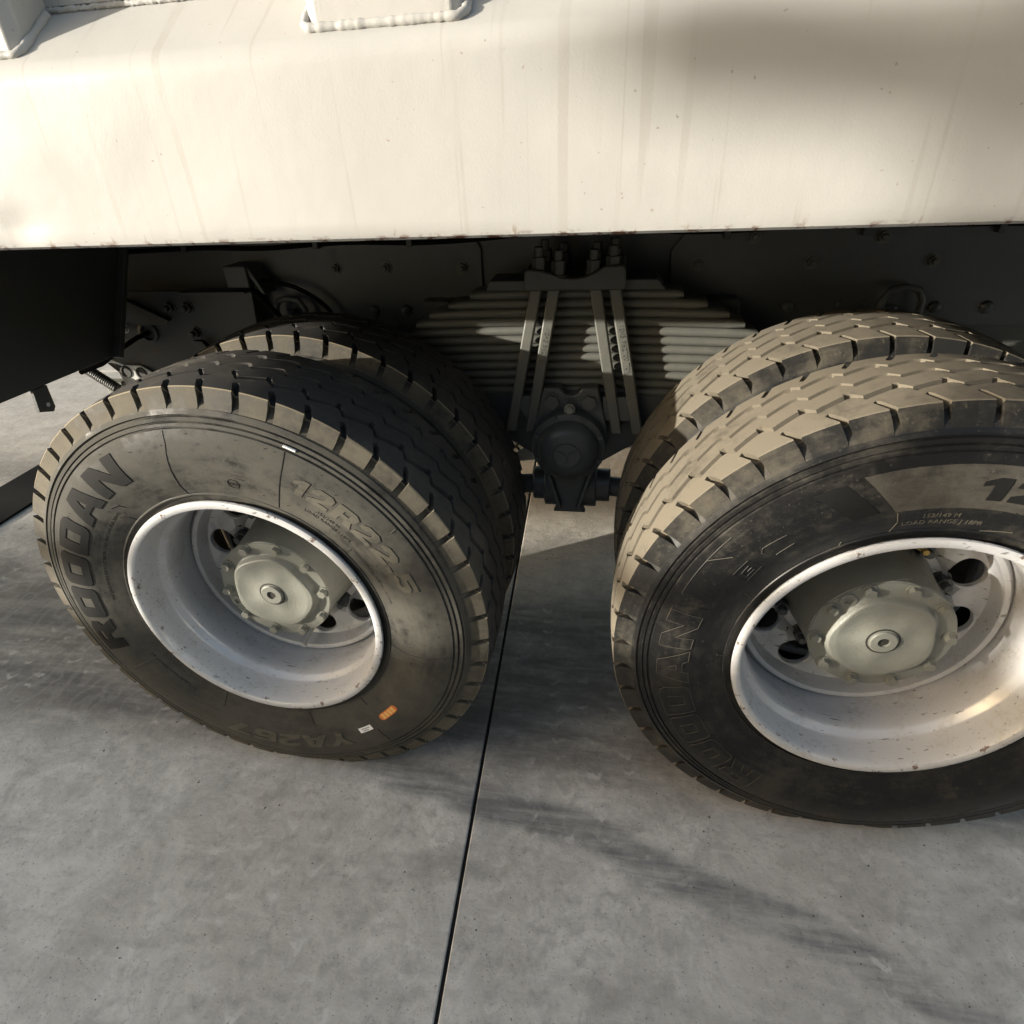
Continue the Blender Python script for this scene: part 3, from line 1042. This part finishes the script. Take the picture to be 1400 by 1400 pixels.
# ---- dump body --------------------------------------------------------------
ZB, YB = 1.312, 0.0
prof = [(.300, 1.345), (.060, 1.345), (.024, 1.340), (.020, 1.318), (.018, ZB), (.010, ZB - .001), (.003, ZB + .003), (YB, ZB + .012)]
for k in range(1, 15):
    prof.append((YB, ZB + .012 + (1.522 - ZB - .012) * k / 14))
for k in range(1, 9):
    a = rad(55) * k / 8
    prof.append((YB + .040 * (1 - math.cos(a)), 1.522 + .040 * math.sin(a)))
yl, zl = prof[-1]
for k in range(1, 7):
    d = .095 * k / 6
    prof.append((yl + d, zl + d * math.tan(rad(35))))
yw, zw = prof[-1]
prof += [(yw + .002, zw + .003), (yw - .004, zw + .006), (yw - .004, zw + .020), (yw + .004, zw + .024), (yw + .004, 2.3), (yw + .05, 2.3)]
X0, X1 = -3.2, 3.4
nx = 220
body = MB()
rng = random.Random(5)
def dent(x, z):
    d = 0
    d += .0022 * math.sin(x * 3.1 + .4) * math.sin((z - 1.3) * 9)
    d += .0016 * math.sin(x * 7.3 + z * 6)
    # a knock on the lower edge near the left of the frame, and two shallow dishes
    for cx, cz, rx, rz, am in ((-.165, 1.345, .035, .022, .006), (.80, 1.50, .16, .05, .006), (1.06, 1.47, .15, .05, .007), (-.1, 1.44, .10, .05, -.003), (.15, 1.42, .10, .06, .003)):
        q = ((x - cx) / rx) ** 2 + ((z - cz) / rz) ** 2
        d += am * math.exp(-q)
    return d
m_ = len(prof)
for i in range(nx + 1):
    x = X0 + (X1 - X0) * i / nx
    for y, z in prof:
        k = 1 if y < .06 and z > ZB + .006 and z < 1.7 else 0
        body.v.append((x, y + (dent(x, z) if k else 0), z))
for i in range(nx):
    for k in range(m_ - 1):
        body.f.append((i * m_ + k, i * m_ + k + 1, (i + 1) * m_ + k + 1, (i + 1) * m_ + k))
body = body.build('body_side', 'body', truck, sharp=28)
fl = MB()
fl.box(X0, X1, .30, 2.46, 1.345, 1.42)
fl.build('body_floor', 'chassis_dark', truck)
def rib(x0, x1):
    mb = MB()
    t = .012
    yf = .030
    def bot(y): return zl + (y - yl) * math.tan(rad(35)) - .004 if y > yl else zl - .012
    # box rib standing on the sloping ledge
    c = .014
    ring = [(x0, yw + .02), (x0, yf + c), (x0 + c, yf), (x1 - c, yf), (x1, yf + c), (x1, yw + .02)]
    b = len(mb.v)
    for x, y in ring:
        mb.v.append((x, y, bot(y)))
    for x, y in ring:
        mb.v.append((x, y, 2.28))
    n = len(ring)
    for k in range(n - 1):
        mb.f.append((b + k, b + k + 1, b + n + k + 1, b + n + k))
    r = mb.build('body_rib', 'body', body, bevel=.003)
    # weld bead round its foot
    wb = MB()
    pts = []
    path = [(x0 - .003, yw - .005), (x0 - .003, yf + .004), (x0 + .006, yf - .004), (x1 - .006, yf - .004), (x1 + .003, yf + .004), (x1 + .003, yw - .005)]
    for (xa, ya), (xb, yb) in zip(path, path[1:]):
        L = max(2, int(math.hypot(xb - xa, yb - ya) / .0045))
        for k in range(L):
            f = k / L
            x, y = xa + (xb - xa) * f, ya + (yb - ya) * f
            pts.append((x, y, bot(y) + .006))
    wb.tube(pts, [.0062 + random.uniform(-.0011, .0011) for i in range(len(pts))], 8)
    wb.build('weld_bead', 'body', body, sharp=60)
for x0, x1 in ((-.93, -.72), (-.285, -.072), (.366, .578), (1.016, 1.228), (1.666, 1.878)):
    rib(x0, x1)
# weld seam between wall and ledge
ws = MB()
pts = [(X0 + .004 * k, yw - .003, zw + .001 + random.uniform(-.001, .001)) for k in range(int((X1 - X0) / .004))]
ws.tube(pts, [.0045 + random.uniform(-.001, .001) for _ in pts], 6)
ws.build('weld_seam', 'body', body, sharp=60)

# ---- chassis frame ----------------------------------------------------------
YF = .86
fr = MB()
fr.prism([(YF + .085, .995), (YF, .995), (YF, 1.345), (YF + .085, 1.345), (YF + .085, 1.335), (YF + .010, 1.335), (YF + .010, 1.005), (YF + .085, 1.005)], 'x', -3.2, 3.4)
frame = fr.build('frame_rail', 'chassis_dark', truck, bevel=.004)
fr2 = MB()
fr2.prism([(1.505, .995), (1.59, .995), (1.59, 1.345), (1.505, 1.345), (1.505, 1.335), (1.58, 1.335), (1.58, 1.005), (1.505, 1.005)], 'x', -3.2, 3.4)
fr2.build('frame_rail', 'chassis_dark', truck)
for name, poly in (('frame_plate', [(-.36, .86), (.395, .86), (.400, 1.185), (.372, 1.232), (-.36, 1.232)]),
                   ('frame_plate', [(.940, .86), (.914, 1.168), (.944, 1.206), (.955, 1.25), (2.6, 1.25), (2.6, .972), (1.60, .972), (1.52, .86)])):
    p = MB()
    p.prism(poly, 'y', YF - .001, YF - .012)
    p.build(name, 'chassis_dark', frame, bevel=.002)
for x, z in ((.116, 1.140), (.342, 1.136), (.987, 1.134), (1.271, 1.135), (1.557, 1.133), (1.12, 1.199), (1.427, 1.192), (-.04, 1.14), (1.85, 1.13)):
    link('frame_bolt', FRAME_BOLT, frame, (x, YF - .012, z), (0, random.uniform(0, 1), 0))
RV = MB()
RV.lathe([(0, .0165), (-.006, .0155), (-.011, .011), (-.0125, .0001)], 20)
RV = RV.mesh('rivet', 'chassis_dark', 60)
for x, z in ((1.233, 1.023), (1.594, 1.020), (1.714, 1.019), (.06, 1.02), (.16, 1.02), (1.36, 1.03), (1.42, 1.03)):
    o = link('rivet', RV, frame, (x, YF - .012, z))
    if 1.3 < x < 1.5: o.scale = (.6, .6, .6)
# inverted-U hooks (brake hose guides)
for xa, xb, zt in ((1.448, 1.541, 1.078), (-.234, -.141, 1.066)):
    hk = MB()
    hk.tube([(xa, YF - .012, .93), (xa, YF - .05, .955), (xa, YF - .055, zt - .03), (xa + .014, YF - .055, zt - .006), ((xa + xb) / 2, YF - .055, zt),
             (xb - .014, YF - .055, zt - .006), (xb, YF - .055, zt - .03), (xb, YF - .05, .955), (xb, YF - .012, .93)], .009, 10)
    hk.build('hose_guide', 'chassis_dark', frame, sharp=60)
    ps = MB()
    ps.tube([(xa + .035, YF - .035, .90), (xa + .035, YF - .035, 1.03)], .013, 10)
    ps.tube([(xa + .075, YF - .03, .92), (xa + .075, YF - .03, 1.0)], .010, 10)
    ps.build('air_line', 'chassis_dark', frame)
# spring clamps at either side of the pack
for xa in (.27, 1.055):
    cl = MB()
    cl.prism([(xa - .045, 1.01), (xa - .045, 1.048), (xa - .035, 1.056), (xa + .035, 1.056), (xa + .045, 1.048), (xa + .045, .985), (xa + .02, .985)], 'y', .80, .792)
    cl.box(xa - .04, xa + .04, .80, .852, 1.046, 1.056)
    hex_prism(cl, (xa + .022, .792, 1.025), .010, .006)
    cl.build('spring_stop', 'chassis', frame, bevel=.002)
# lower frame gusset right of the bogie, lit below the rail
gp = MB()
gp.prism([(1.55, .70), (1.55, .975), (2.6, .975), (2.6, .70)], 'y', .95, .965)
gp.build('frame_gusset', 'spring', frame)

# ---- leaf spring ------------------------------------------------------------
XS = .672
YS0, YS1 = .668, .758
leaves = 12
TH = .0242
Z0 = .842
saddle_anchor = MB()
def leaf(half, z, th, bow):
    mb = MB()
    n = 24
    r = th / 2
    # cross section with rounded edges
    cs = []
    for k in range(7):
        a = PI / 2 + PI * k / 6
        cs.append((YS0 + r + r * math.cos(a) * 1.0, r * math.sin(a) * .97))
    for k in range(7):
        a = -PI / 2 + PI * k / 6
        cs.append((YS1 - r + r * math.cos(a) * 1.0, r * math.sin(a) * .97))
    m = len(cs)
    for i in range(n + 1):
        t = -1 + 2 * i / n
        x = t * half
        tap = 1 if abs(t) < .96 else 1 - .35 * (abs(t) - .96) / .04
        zz = z - bow * x * x
        for y, dz in cs:
            mb.v.append((XS + x, y, zz + dz * tap))
    for i in range(n):
        for k in range(m):
            k2 = (k + 1) % m
            mb.f.append((i * m + k, i * m + k2, (i + 1) * m + k2, (i + 1) * m + k))
    mb.f.append(tuple(range(m)))
    mb.f.append(tuple(n * m + k for k in range(m - 1, -1, -1)))
    return mb
base = leaf(.62, Z0, TH, .05).build('leaf_spring', 'spring', truck, sharp=40)
base['label'] = 'grey green multi-leaf spring pack between the wheels'
halfs = [.62, .60, .585, .57, .55, .525, .495, .46, .425, .385, .33, .27]
for i in range(1, leaves):
    leaf(halfs[i], Z0 + i * .0232, TH, .05).build('spring_leaf', 'spring', base, sharp=40)
# short top plates with chamfered ends
for xa, xb, z in ((XS - .225, XS - .095, 1.1225), (XS + .095, XS + .225, 1.1225)):
    tp = MB()
    tp.prism([(xa, z - .014), (xa + .012, z + .012), (xb - .02, z + .012), (xb, z - .014)], 'y', .655, .76)
    tp.build('spring_plate', 'chassis', base, bevel=.003)
# ---- saddle and U-bolts -----------------------------------------------------
sd = MB()
poly = [(XS - .122, 1.120), (XS - .116, 1.114), (XS + .124, 1.114), (XS + .130, 1.120), (XS + .126, 1.166), (XS + .118, 1.172), (XS + .075, 1.170),
        (XS + .052, 1.156), (XS + .028, 1.147), (XS, 1.144), (XS - .026, 1.146), (XS - .050, 1.155), (XS - .078, 1.163), (XS - .112, 1.166), (XS - .118, 1.160)]
sd.prism(poly, 'y', .622, .80)
sd = sd.build('spring_saddle', 'chassis', truck, bevel=.005)
BX = [(.588, .513), (.632, .566), (.722, .787), (.768, .842)]
UB = .0145
for i, (xt, xb) in enumerate(BX):
    u = MB()
    z1, z0_ = 1.150, .735
    for ya in (.640, .782):
        q = []
        for (x, z, y) in ((xb + (xb - xt) * .15, z0_, ya), (xt, z1, ya)):
            q += [(x - UB, y - UB, z), (x + UB, y - UB, z), (x + UB, y + UB, z), (x - UB, y + UB, z)]
        u.add(q, [(0, 1, 5, 4), (1, 2, 6, 5), (2, 3, 7, 6), (3, 0, 4, 7), (4, 5, 6, 7), (3, 2, 1, 0)])
    u.build('u_bolt', 'spring', truck, bevel=.004)
    for ya, dz in ((.648, 0), (.775, .0)):
        nt = MB()
        xz = xt + (.004 if i in (1,) else 0)
        zz = 1.160 if i in (1, 2) else 1.168
        if ya > .7: zz += 0
        nt.prism([(xz + .019 * math.cos(2 * PI * k / 6 + .3), ya + .019 * math.sin(2 * PI * k / 6 + .3)) for k in range(6)], 'z', zz - .016, zz + .022)
        nt.tube([(xz, ya, zz - .02), (xz, ya, zz + .045)], .0115, 12)
        nt.tube([(xz, ya, zz - .018), (xz, ya, zz - .010)], .024, 16)
        nt.build('u_bolt_nut', 'chassis', sd, bevel=.0015)
def flat_text(txt, size, ext, p0, p1, y, mat, parent, name):
    """raised text running down a bar in the x-z plane from p0 to p1, facing -y"""
    me = text_mesh(txt, size, ext)
    d = Vector((p1[0] - p0[0], 0, p1[1] - p0[1])).normalized()
    n = Vector((-d.z, 0, d.x))
    if n.z < 0 and False: n = -n
    c = Vector(((p0[0] + p1[0]) / 2, y, (p0[1] + p1[1]) / 2))
    for v in me.vertices:
        x, yy, z = v.co
        v.co = c + d * x + n * (yy - size * .35) + Vector((0, -1, 0)) * z
    me.materials.append(MAT[mat])
    return link(name, me, parent)
flat_text('1045 962700 T01', .018, .002, (.7905, 1.04), (.819, .90), .640 - UB - .0005, 'spring', sd, 'raised_number')
flat_text('1045 962700', .018, .002, (.608, 1.02), (.592, .93), .640 - UB - .0005, 'spring', sd, 'raised_number')

# ---- trunnion ---------------------------------------------------------------
XT, ZT, YT = .667, .708, .60
tb = MB()
tb.prism([(.30, .835), (.36, .80), (.47, .70), (.585, .625), (.640, .505), (.702, .505), (.757, .625), (.87, .70), (.98, .80), (1.04, .835)], 'y', .672, .80)
tb = tb.build('trunnion_bracket', 'chassis_dark', truck, bevel=.006)
pad = MB()
pad.prism([(.598, .866), (.640, .866), (.650, .852), (.660, .846), (.680, .846), (.690, .852), (.700, .866), (.742, .866), (.772, .745), (.772, .70), (.565, .70), (.565, .745)], 'y', .622, .668)
pad.build('trunnion_pad', 'chassis_dark', tb, bevel=.004)
for xa, xb in ((.505, .590), (.755, .845)):
    ear = MB()
    ear.prism([(xa, .840), (xb, .840), (xb + (.015 if xa < .6 else -.015), .77), (xa + (.04 if xa < .6 else 0), .77), (xb - (.02 if xa > .6 else 0), .77)][:4], 'y', .632, .67)
    ear.build('u_bolt_seat', 'chassis_dark', tb, bevel=.004)
BIG = hexbolt_mesh('trunnion_bolt', .0205, .014, 'chassis_dark', 1.2)
for x in (.620, .719):
    link('trunnion_bolt', BIG, tb, (x, .622, .829), (0, .3, 0))
cap = MB()
cap.lathe([(.66, .102), (.590, .101), (.586, .099), (.583, .086), (.582, .0835), (.573, .0825), (.560, .078), (.548, .068), (.541, .054), (.5385, .040), (.5378, .0385), (.5378, .037), (.5395, .0355), (.5392, .0001)], 80, (XT, 0, ZT))
cap = cap.build('trunnion_cap', 'chassis_dark', truck, sharp=30)
cap['label'] = 'round domed cap with a round emblem at the bogie pivot'
SB = hexbolt_mesh('cap_bolt', .0068, .006, 'chassis_dark', 1.3)
for k in range(8):
    a = rad(67.5 + 45 * k)
    link('cap_bolt', SB, cap, (XT + .0925 * math.cos(a), .5865, ZT + .0925 * math.sin(a)))
link('cap_bolt', BOLT10, cap, (XT + .003, .59, ZT + .113))
lug = MB()
lug.lathe([(.60, .015), (.589, .015), (.588, .0001)], 20, (XT + .003, 0, ZT + .113))
lug.box(XT - .012, XT + .018, .590, .60, ZT + .09, ZT + .112)
lug.build('cap_lug', 'chassis_dark', cap)
emb = MB()
emb.lathe([(.5395, .0385), (.5362, .0375), (.5362, .0362), (.5395, .0352)], 48, (XT, 0, ZT - .003))
for a in (150, 35, 270):
    aa = rad(a)
    px = [(0, 0), (.014 * math.cos(aa) - .004 * math.sin(aa), .014 * math.sin(aa) + .004 * math.cos(aa)), (.034 * math.cos(aa), .034 * math.sin(aa)), (.014 * math.cos(aa) + .004 * math.sin(aa), .014 * math.sin(aa) - .004 * math.cos(aa))]
    emb.prism([(XT + x, ZT - .003 + z) for x, z in px], 'y', .540, .5368)
emb.build('round_emblem', 'chassis_dark', cap, bevel=.0006)
# lower torque rod mount
lm = MB()
lm.prism([(.588, .640), (.632, .500), (.618, .470), (.716, .470), (.702, .500), (.752, .640)], 'y', .638, .66)
lm = lm.build('torque_rod_mount', 'chassis_dark', truck, bevel=.004)
for sgn in (-1, 1):
    e = MB()
    pts = [(.588, .655), (.600, .655), (.646, .497), (.634, .497)]
    e.prism([(XT + sgn * (x - XT) if sgn < 0 else x, z) for x, z in [(XT - sgn * (XT - p[0]) * 1.0, p[1]) for p in pts]] if sgn > 0 else [(2 * XT - p[0], p[1]) for p in pts], 'y', .615, .64)
    e.build('mount_web', 'chassis_dark', lm, bevel=.002)
bs = MB()
bs.tube([(.555, .70, .535), (.60, .70, .535)], [.05, .05], 28)
bs.tube([(.735, .70, .535), (.785, .70, .535)], [.05, .05], 28)
bs.tube([(.59, .70, .53), (.745, .70, .53)], .062, 32)
bs.tube([(.20, .70, .50), (.56, .70, .532)], .030, 18)
bs.tube([(.78, .70, .532), (1.15, .70, .50)], .030, 18)
bs.build('torque_rod', 'chassis_dark', truck, bevel=.004, sharp=40)
# axles and a cross tube
for x in (0, 1.35):
    ax = MB()
    ax.tube([(x, .55, .53), (x, .82, .53), (x, 1.0, .53), (x, 1.12, .54), (x, 1.33, .54), (x, 1.45, .53), (x, 1.65, .53), (x, 1.9, .53)], [.085, .085, .09, .20, .20, .09, .085, .085], 28)
    ax.build('axle_housing', 'chassis_dark', truck, sharp=50)
ct = MB()
ct.tube([(XT, .70, .70), (XT, 1.75, .70)], .07, 24)
ct.build('cross_tube', 'chassis_dark', truck)

# ---- mudguard and things at the far left -----------------------------------
mg = MB()
mg.prism([(.10, .933), (.655, .933), (.83, 1.215), (.83, 1.345), (.10, 1.345)], 'x', -.722, -.715)
mg.prism([(.10, .933), (.655, .933), (.655, .945), (.10, .945)], 'x', -.76, -.7225)
mg.prism([(.648, .933), (.664, .925), (.842, 1.215), (.842, 1.345), (.826, 1.345), (.826, 1.215)], 'x', -.7145, -.690)
mg = mg.build('mudguard', 'chassis_dark', truck, bevel=.0015)
mg['label'] = 'black mudguard plate in front of the left wheel'
tb_ = MB()
tb_.prism([(.36, .932), (.405, .932), (.402, .872), (.392, .862), (.352, .875)], 'x', -.724, -.714)
tb_.build('mudguard_tab', 'chassis_dark', mg, bevel=.001)
hl = MB()
hl.lathe([(0, .006), (-.001, .0055), (-.001, .0001)], 14)
hl.build('tab_hole', 'white', mg, (-.713, .383, .885), (0, 0, PI / 2))
bp = MB()
bp.prism([(-.33, .80), (-.30, .93), (-.285, 1.092), (-.50, 1.096), (-.86, 1.098), (-.90, .90), (-.80, .80)], 'y', .792, .78)
bp = bp.build('bracket_plate', 'chassis', frame, bevel=.002)
fl_ = MB()
fl_.prism([(.742, 1.092), (.80, 1.092), (.80, 1.098), (.742, 1.098)], 'x', -.50, -.285)
fl_.build('bracket_flange', 'chassis', frame, bevel=.001)
gs = MB()
gs.prism([(-.86, 1.04), (-.70, 1.075), (-.575, 1.012), (-.60, 1.0), (-.86, .998)], 'y', .779, .76)
gs.build('gusset', 'chassis', frame, bevel=.0015)
NUT2 = hexbolt_mesh('bracket_bolt', .0155, .014, 'chassis', 1.3, .014)
NUT3 = hexbolt_mesh('bracket_bolt', .012, .010, 'steel', 1.3, .010)
for x, z in ((-.569, 1.049), (-.509, 1.048), (-.509, .971)):
    link('bracket_bolt', NUT2, frame, (x, .78, z), (0, random.uniform(0, 1), 0))
link('bracket_bolt', NUT3, frame, (-.736, .759, .991))
rg_ = MB()
rg_.lathe([(.782, .032), (.772, .032), (.770, .028), (.770, .023), (.782, .021)], 32, (-.672, 0, .972))
rg_.build('hose_grommet', 'chassis', frame)
dk = MB(); dk.lathe([(.7788, .0225), (.7786, .0001)], 24, (-.672, 0, .972))
dk.build('grommet_opening_shade', 'hub_dark', frame)
hs = MB()
hs.tube([(-.672, .785, .972), (-.69, .74, .965), (-.73, .70, .94), (-.78, .67, .905), (-.86, .66, .88)], .0075, 10)
hs.build('brake_hose', 'mat_black', frame, sharp=60)
bx = MB()
bx.box(-.345, -.275, .76, .85, 1.105, 1.165)
bx.prism([(-.275, 1.165), (-.235, 1.085), (-.245, 1.083), (-.285, 1.15)], 'y', .77, .84)
bx.build('valve_block', 'chassis_dark', frame, bevel=.003)
st_ = MB()
st_.prism([(-.505, .955), (-.475, .955), (-.395, .86), (-.42, .85)], 'y', .765, .745)
st_.build('stay', 'chassis', frame, bevel=.002)
# lamp bracket: pale plate with two round cut-outs, lit by the sun
lp = MB()
lp.prism([(-.83, .845), (-.80, .87), (-.74, .868), (-.69, .838), (-.70, .815), (-.76, .82), (-.82, .80)], 'y', .775, .769)
lp.build('pale_bracket', 'steel', truck, bevel=.001)
for x, z in ((-.800, .848), (-.745, .843)):
    q = MB()
    q.lathe([(.769, .020), (.765, .019), (.765, .014), (.768, .012), (.768, .0001)], 24, (x, 0, z))
    q.build('bracket_hole_shade', 'hub_dark', truck)
cs_ = MB()
pts = [Vector((-.93, .74, .875)).lerp(Vector((-.83, .74, .80)), t / 200) for t in range(201)]
dirv = (pts[-1] - pts[0]).normalized()
e1 = Vector((0, 1, 0)); e2 = dirv.cross(e1)
cs_.tube([p + .014 * (math.cos(i * .6) * e1 + math.sin(i * .6) * e2) for i, p in enumerate(pts)], .0035, 6)
cs_.tube([pts[0], pts[-1]], .011, 12)
cs_.build('coiled_hose', 'chassis', truck, sharp=60)
ps = MB()
ps.box(-.93, -.865, .80, .84, .66, .80)
ps.build('pale_post', 'hub', truck, bevel=.004)

# ---- added, unseen wall that shades the lower half of the wheels (behind the camera) ---
yw_ = MB()
yw_.prism([(-22, -.1), (-3.5, -.1), (-3.5, 2.73), (-9.3, 2.73), (-9.6, 2.70), (-22, 2.70)], 'y', -5.35, -5.0)
wall = yw_.build('shade_wall', 'wall', None, bevel=.02)
tag(wall, 'added unseen sun-blocking wall with a single rail, standing behind the photographer', 'wall')
rl = MB()
rl.tube([(-22, -5.15, 2.95), (-9.3, -5.15, 2.95), (-3.5, -5.15, 3.0)], .04, 16)  # rail added to cast soft shadow bands on the tyres
rl.build('shade_rail', 'wall', wall)
for k in range(8):
    ps = MB()
    ps.tube([(-21.5 + k * 2.5, -5.15, 2.56), (-21.5 + k * 2.5, -5.15, 2.95)], .03, 12)
    ps.build('shade_rail_post', 'wall', wall)

tr_ = MB()
tr_.box(-1.2, 12.0, -6.0, -3.3, 1.0, 3.0)  # unseen box added to keep low sky light off upright surfaces
nb = tr_.build('blocker_box', 'blocker', None, bevel=.03)
tag(nb, 'added unseen sky-blocking box behind the photographer', 'blocker')
for x in (1.0, 2.3, 9.0):
    for y in (-5.8, -3.75):
        q = MB()
        q.lathe([(0, .2), (0, .5), (.3, .5), (.3, .2)], 40)
        q.build('wheel', 'mat_black', nb, (x, y, .5))

fpost = MB()
fpost.tube([(-9.05, -5.15, 2.7), (-9.05, -5.15, 3.9)], .03, 12)  # added post carrying the shadow-casting heads
fpost.build('shadow_head_post', 'wall', wall)
for x, w_, z in ((-9.22, .09, 3.74), (-8.90, .13, 3.70)):  # unseen heads added to cast soft dark blobs on the body side
    hd = MB()
    hd.prism([(-5.12, z - .05), (-5.02, z - .065), (-5.02, z + .065), (-5.12, z + .05)], 'x', x - w_, x + w_)
    hd.build('shadow_head', 'blocker', wall, bevel=.01)

tk = MB()
tk.tube([(-1.40, .45, 1.14), (-1.37, .45, 1.14), (-.83, .45, 1.14), (-.80, .45, 1.14)], [.12, .16, .16, .12], 40)  # hidden tank shape added to keep sun off the bracket plate
tk.build('sun_block_tank', 'chassis_dark', truck, sharp=40)

gt = MB()
rng = random.Random(11)
for k in range(700):
    x, y = rng.uniform(-1.6, 2.2), rng.uniform(-.75, 1.1)
    r = rng.choice([.0008, .001, .0012, .0016, .0022, .003]) * rng.uniform(.7, 1.2)
    pts = [(x + r * math.cos(a) * rng.uniform(.6, 1.2), y + r * math.sin(a) * rng.uniform(.6, 1.2), .0002) for a in (0, 1.3, 2.6, 3.8, 5.1)]
    b = len(gt.v)
    gt.v += pts + [(x + rng.uniform(-.3, .3) * r, y + rng.uniform(-.3, .3) * r, r * rng.uniform(.6, 1.1))]
    for i in range(5):
        gt.f.append((b + i, b + (i + 1) % 5, b + 5))
tag(gt.build('grit', 'grit'), 'fine dark grit and crumbs scattered on the concrete', 'grit', kind='stuff')

def hose(pts, r, mat='mat_black', name='air_hose'):
    # smooth the path
    P = [Vector(p) for p in pts]
    out = []
    for i in range(len(P) - 1):
        p0, p1, p2, p3 = P[max(i - 1, 0)], P[i], P[i + 1], P[min(i + 2, len(P) - 1)]
        for k in range(8):
            t = k / 8
            out.append(.5 * ((2 * p1) + (p2 - p0) * t + (2 * p0 - 5 * p1 + 4 * p2 - p3) * t * t + (3 * p1 - p0 - 3 * p2 + p3) * t ** 3))
    out.append(P[-1])
    h = MB()
    h.tube(out, r, 8)
    return h.build(name, mat, frame, sharp=60)
hose([(-.70, .835, 1.20), (-.45, .838, 1.205), (-.25, .838, 1.20), (.0, .838, 1.21), (.25, .838, 1.205), (.46, .838, 1.215), (.70, .845, 1.235), (.95, .838, 1.215), (1.3, .838, 1.22), (1.8, .838, 1.215), (2.4, .838, 1.22)], .0065)
hose([(-.70, .830, 1.222), (-.40, .836, 1.218), (-.1, .836, 1.224), (.3, .836, 1.22), (.6, .842, 1.247), (1.0, .836, 1.232), (1.5, .836, 1.235), (2.4, .836, 1.235)], .0055, 'chassis')
hose([(-.31, .80, 1.11), (-.25, .77, 1.07), (-.20, .78, 1.00), (-.18, .80, .92)], .008)
hose([(-.28, .80, 1.12), (-.15, .79, 1.10), (-.06, .80, 1.03), (-.05, .81, .93)], .007)
for x in (-.5, -.08, .2, 1.05, 1.38, 1.68):
    c = MB()
    c.box(x - .008, x + .008, .826, .849, 1.196, 1.236)
    c.build('hose_clip', 'chassis', frame, bevel=.002)
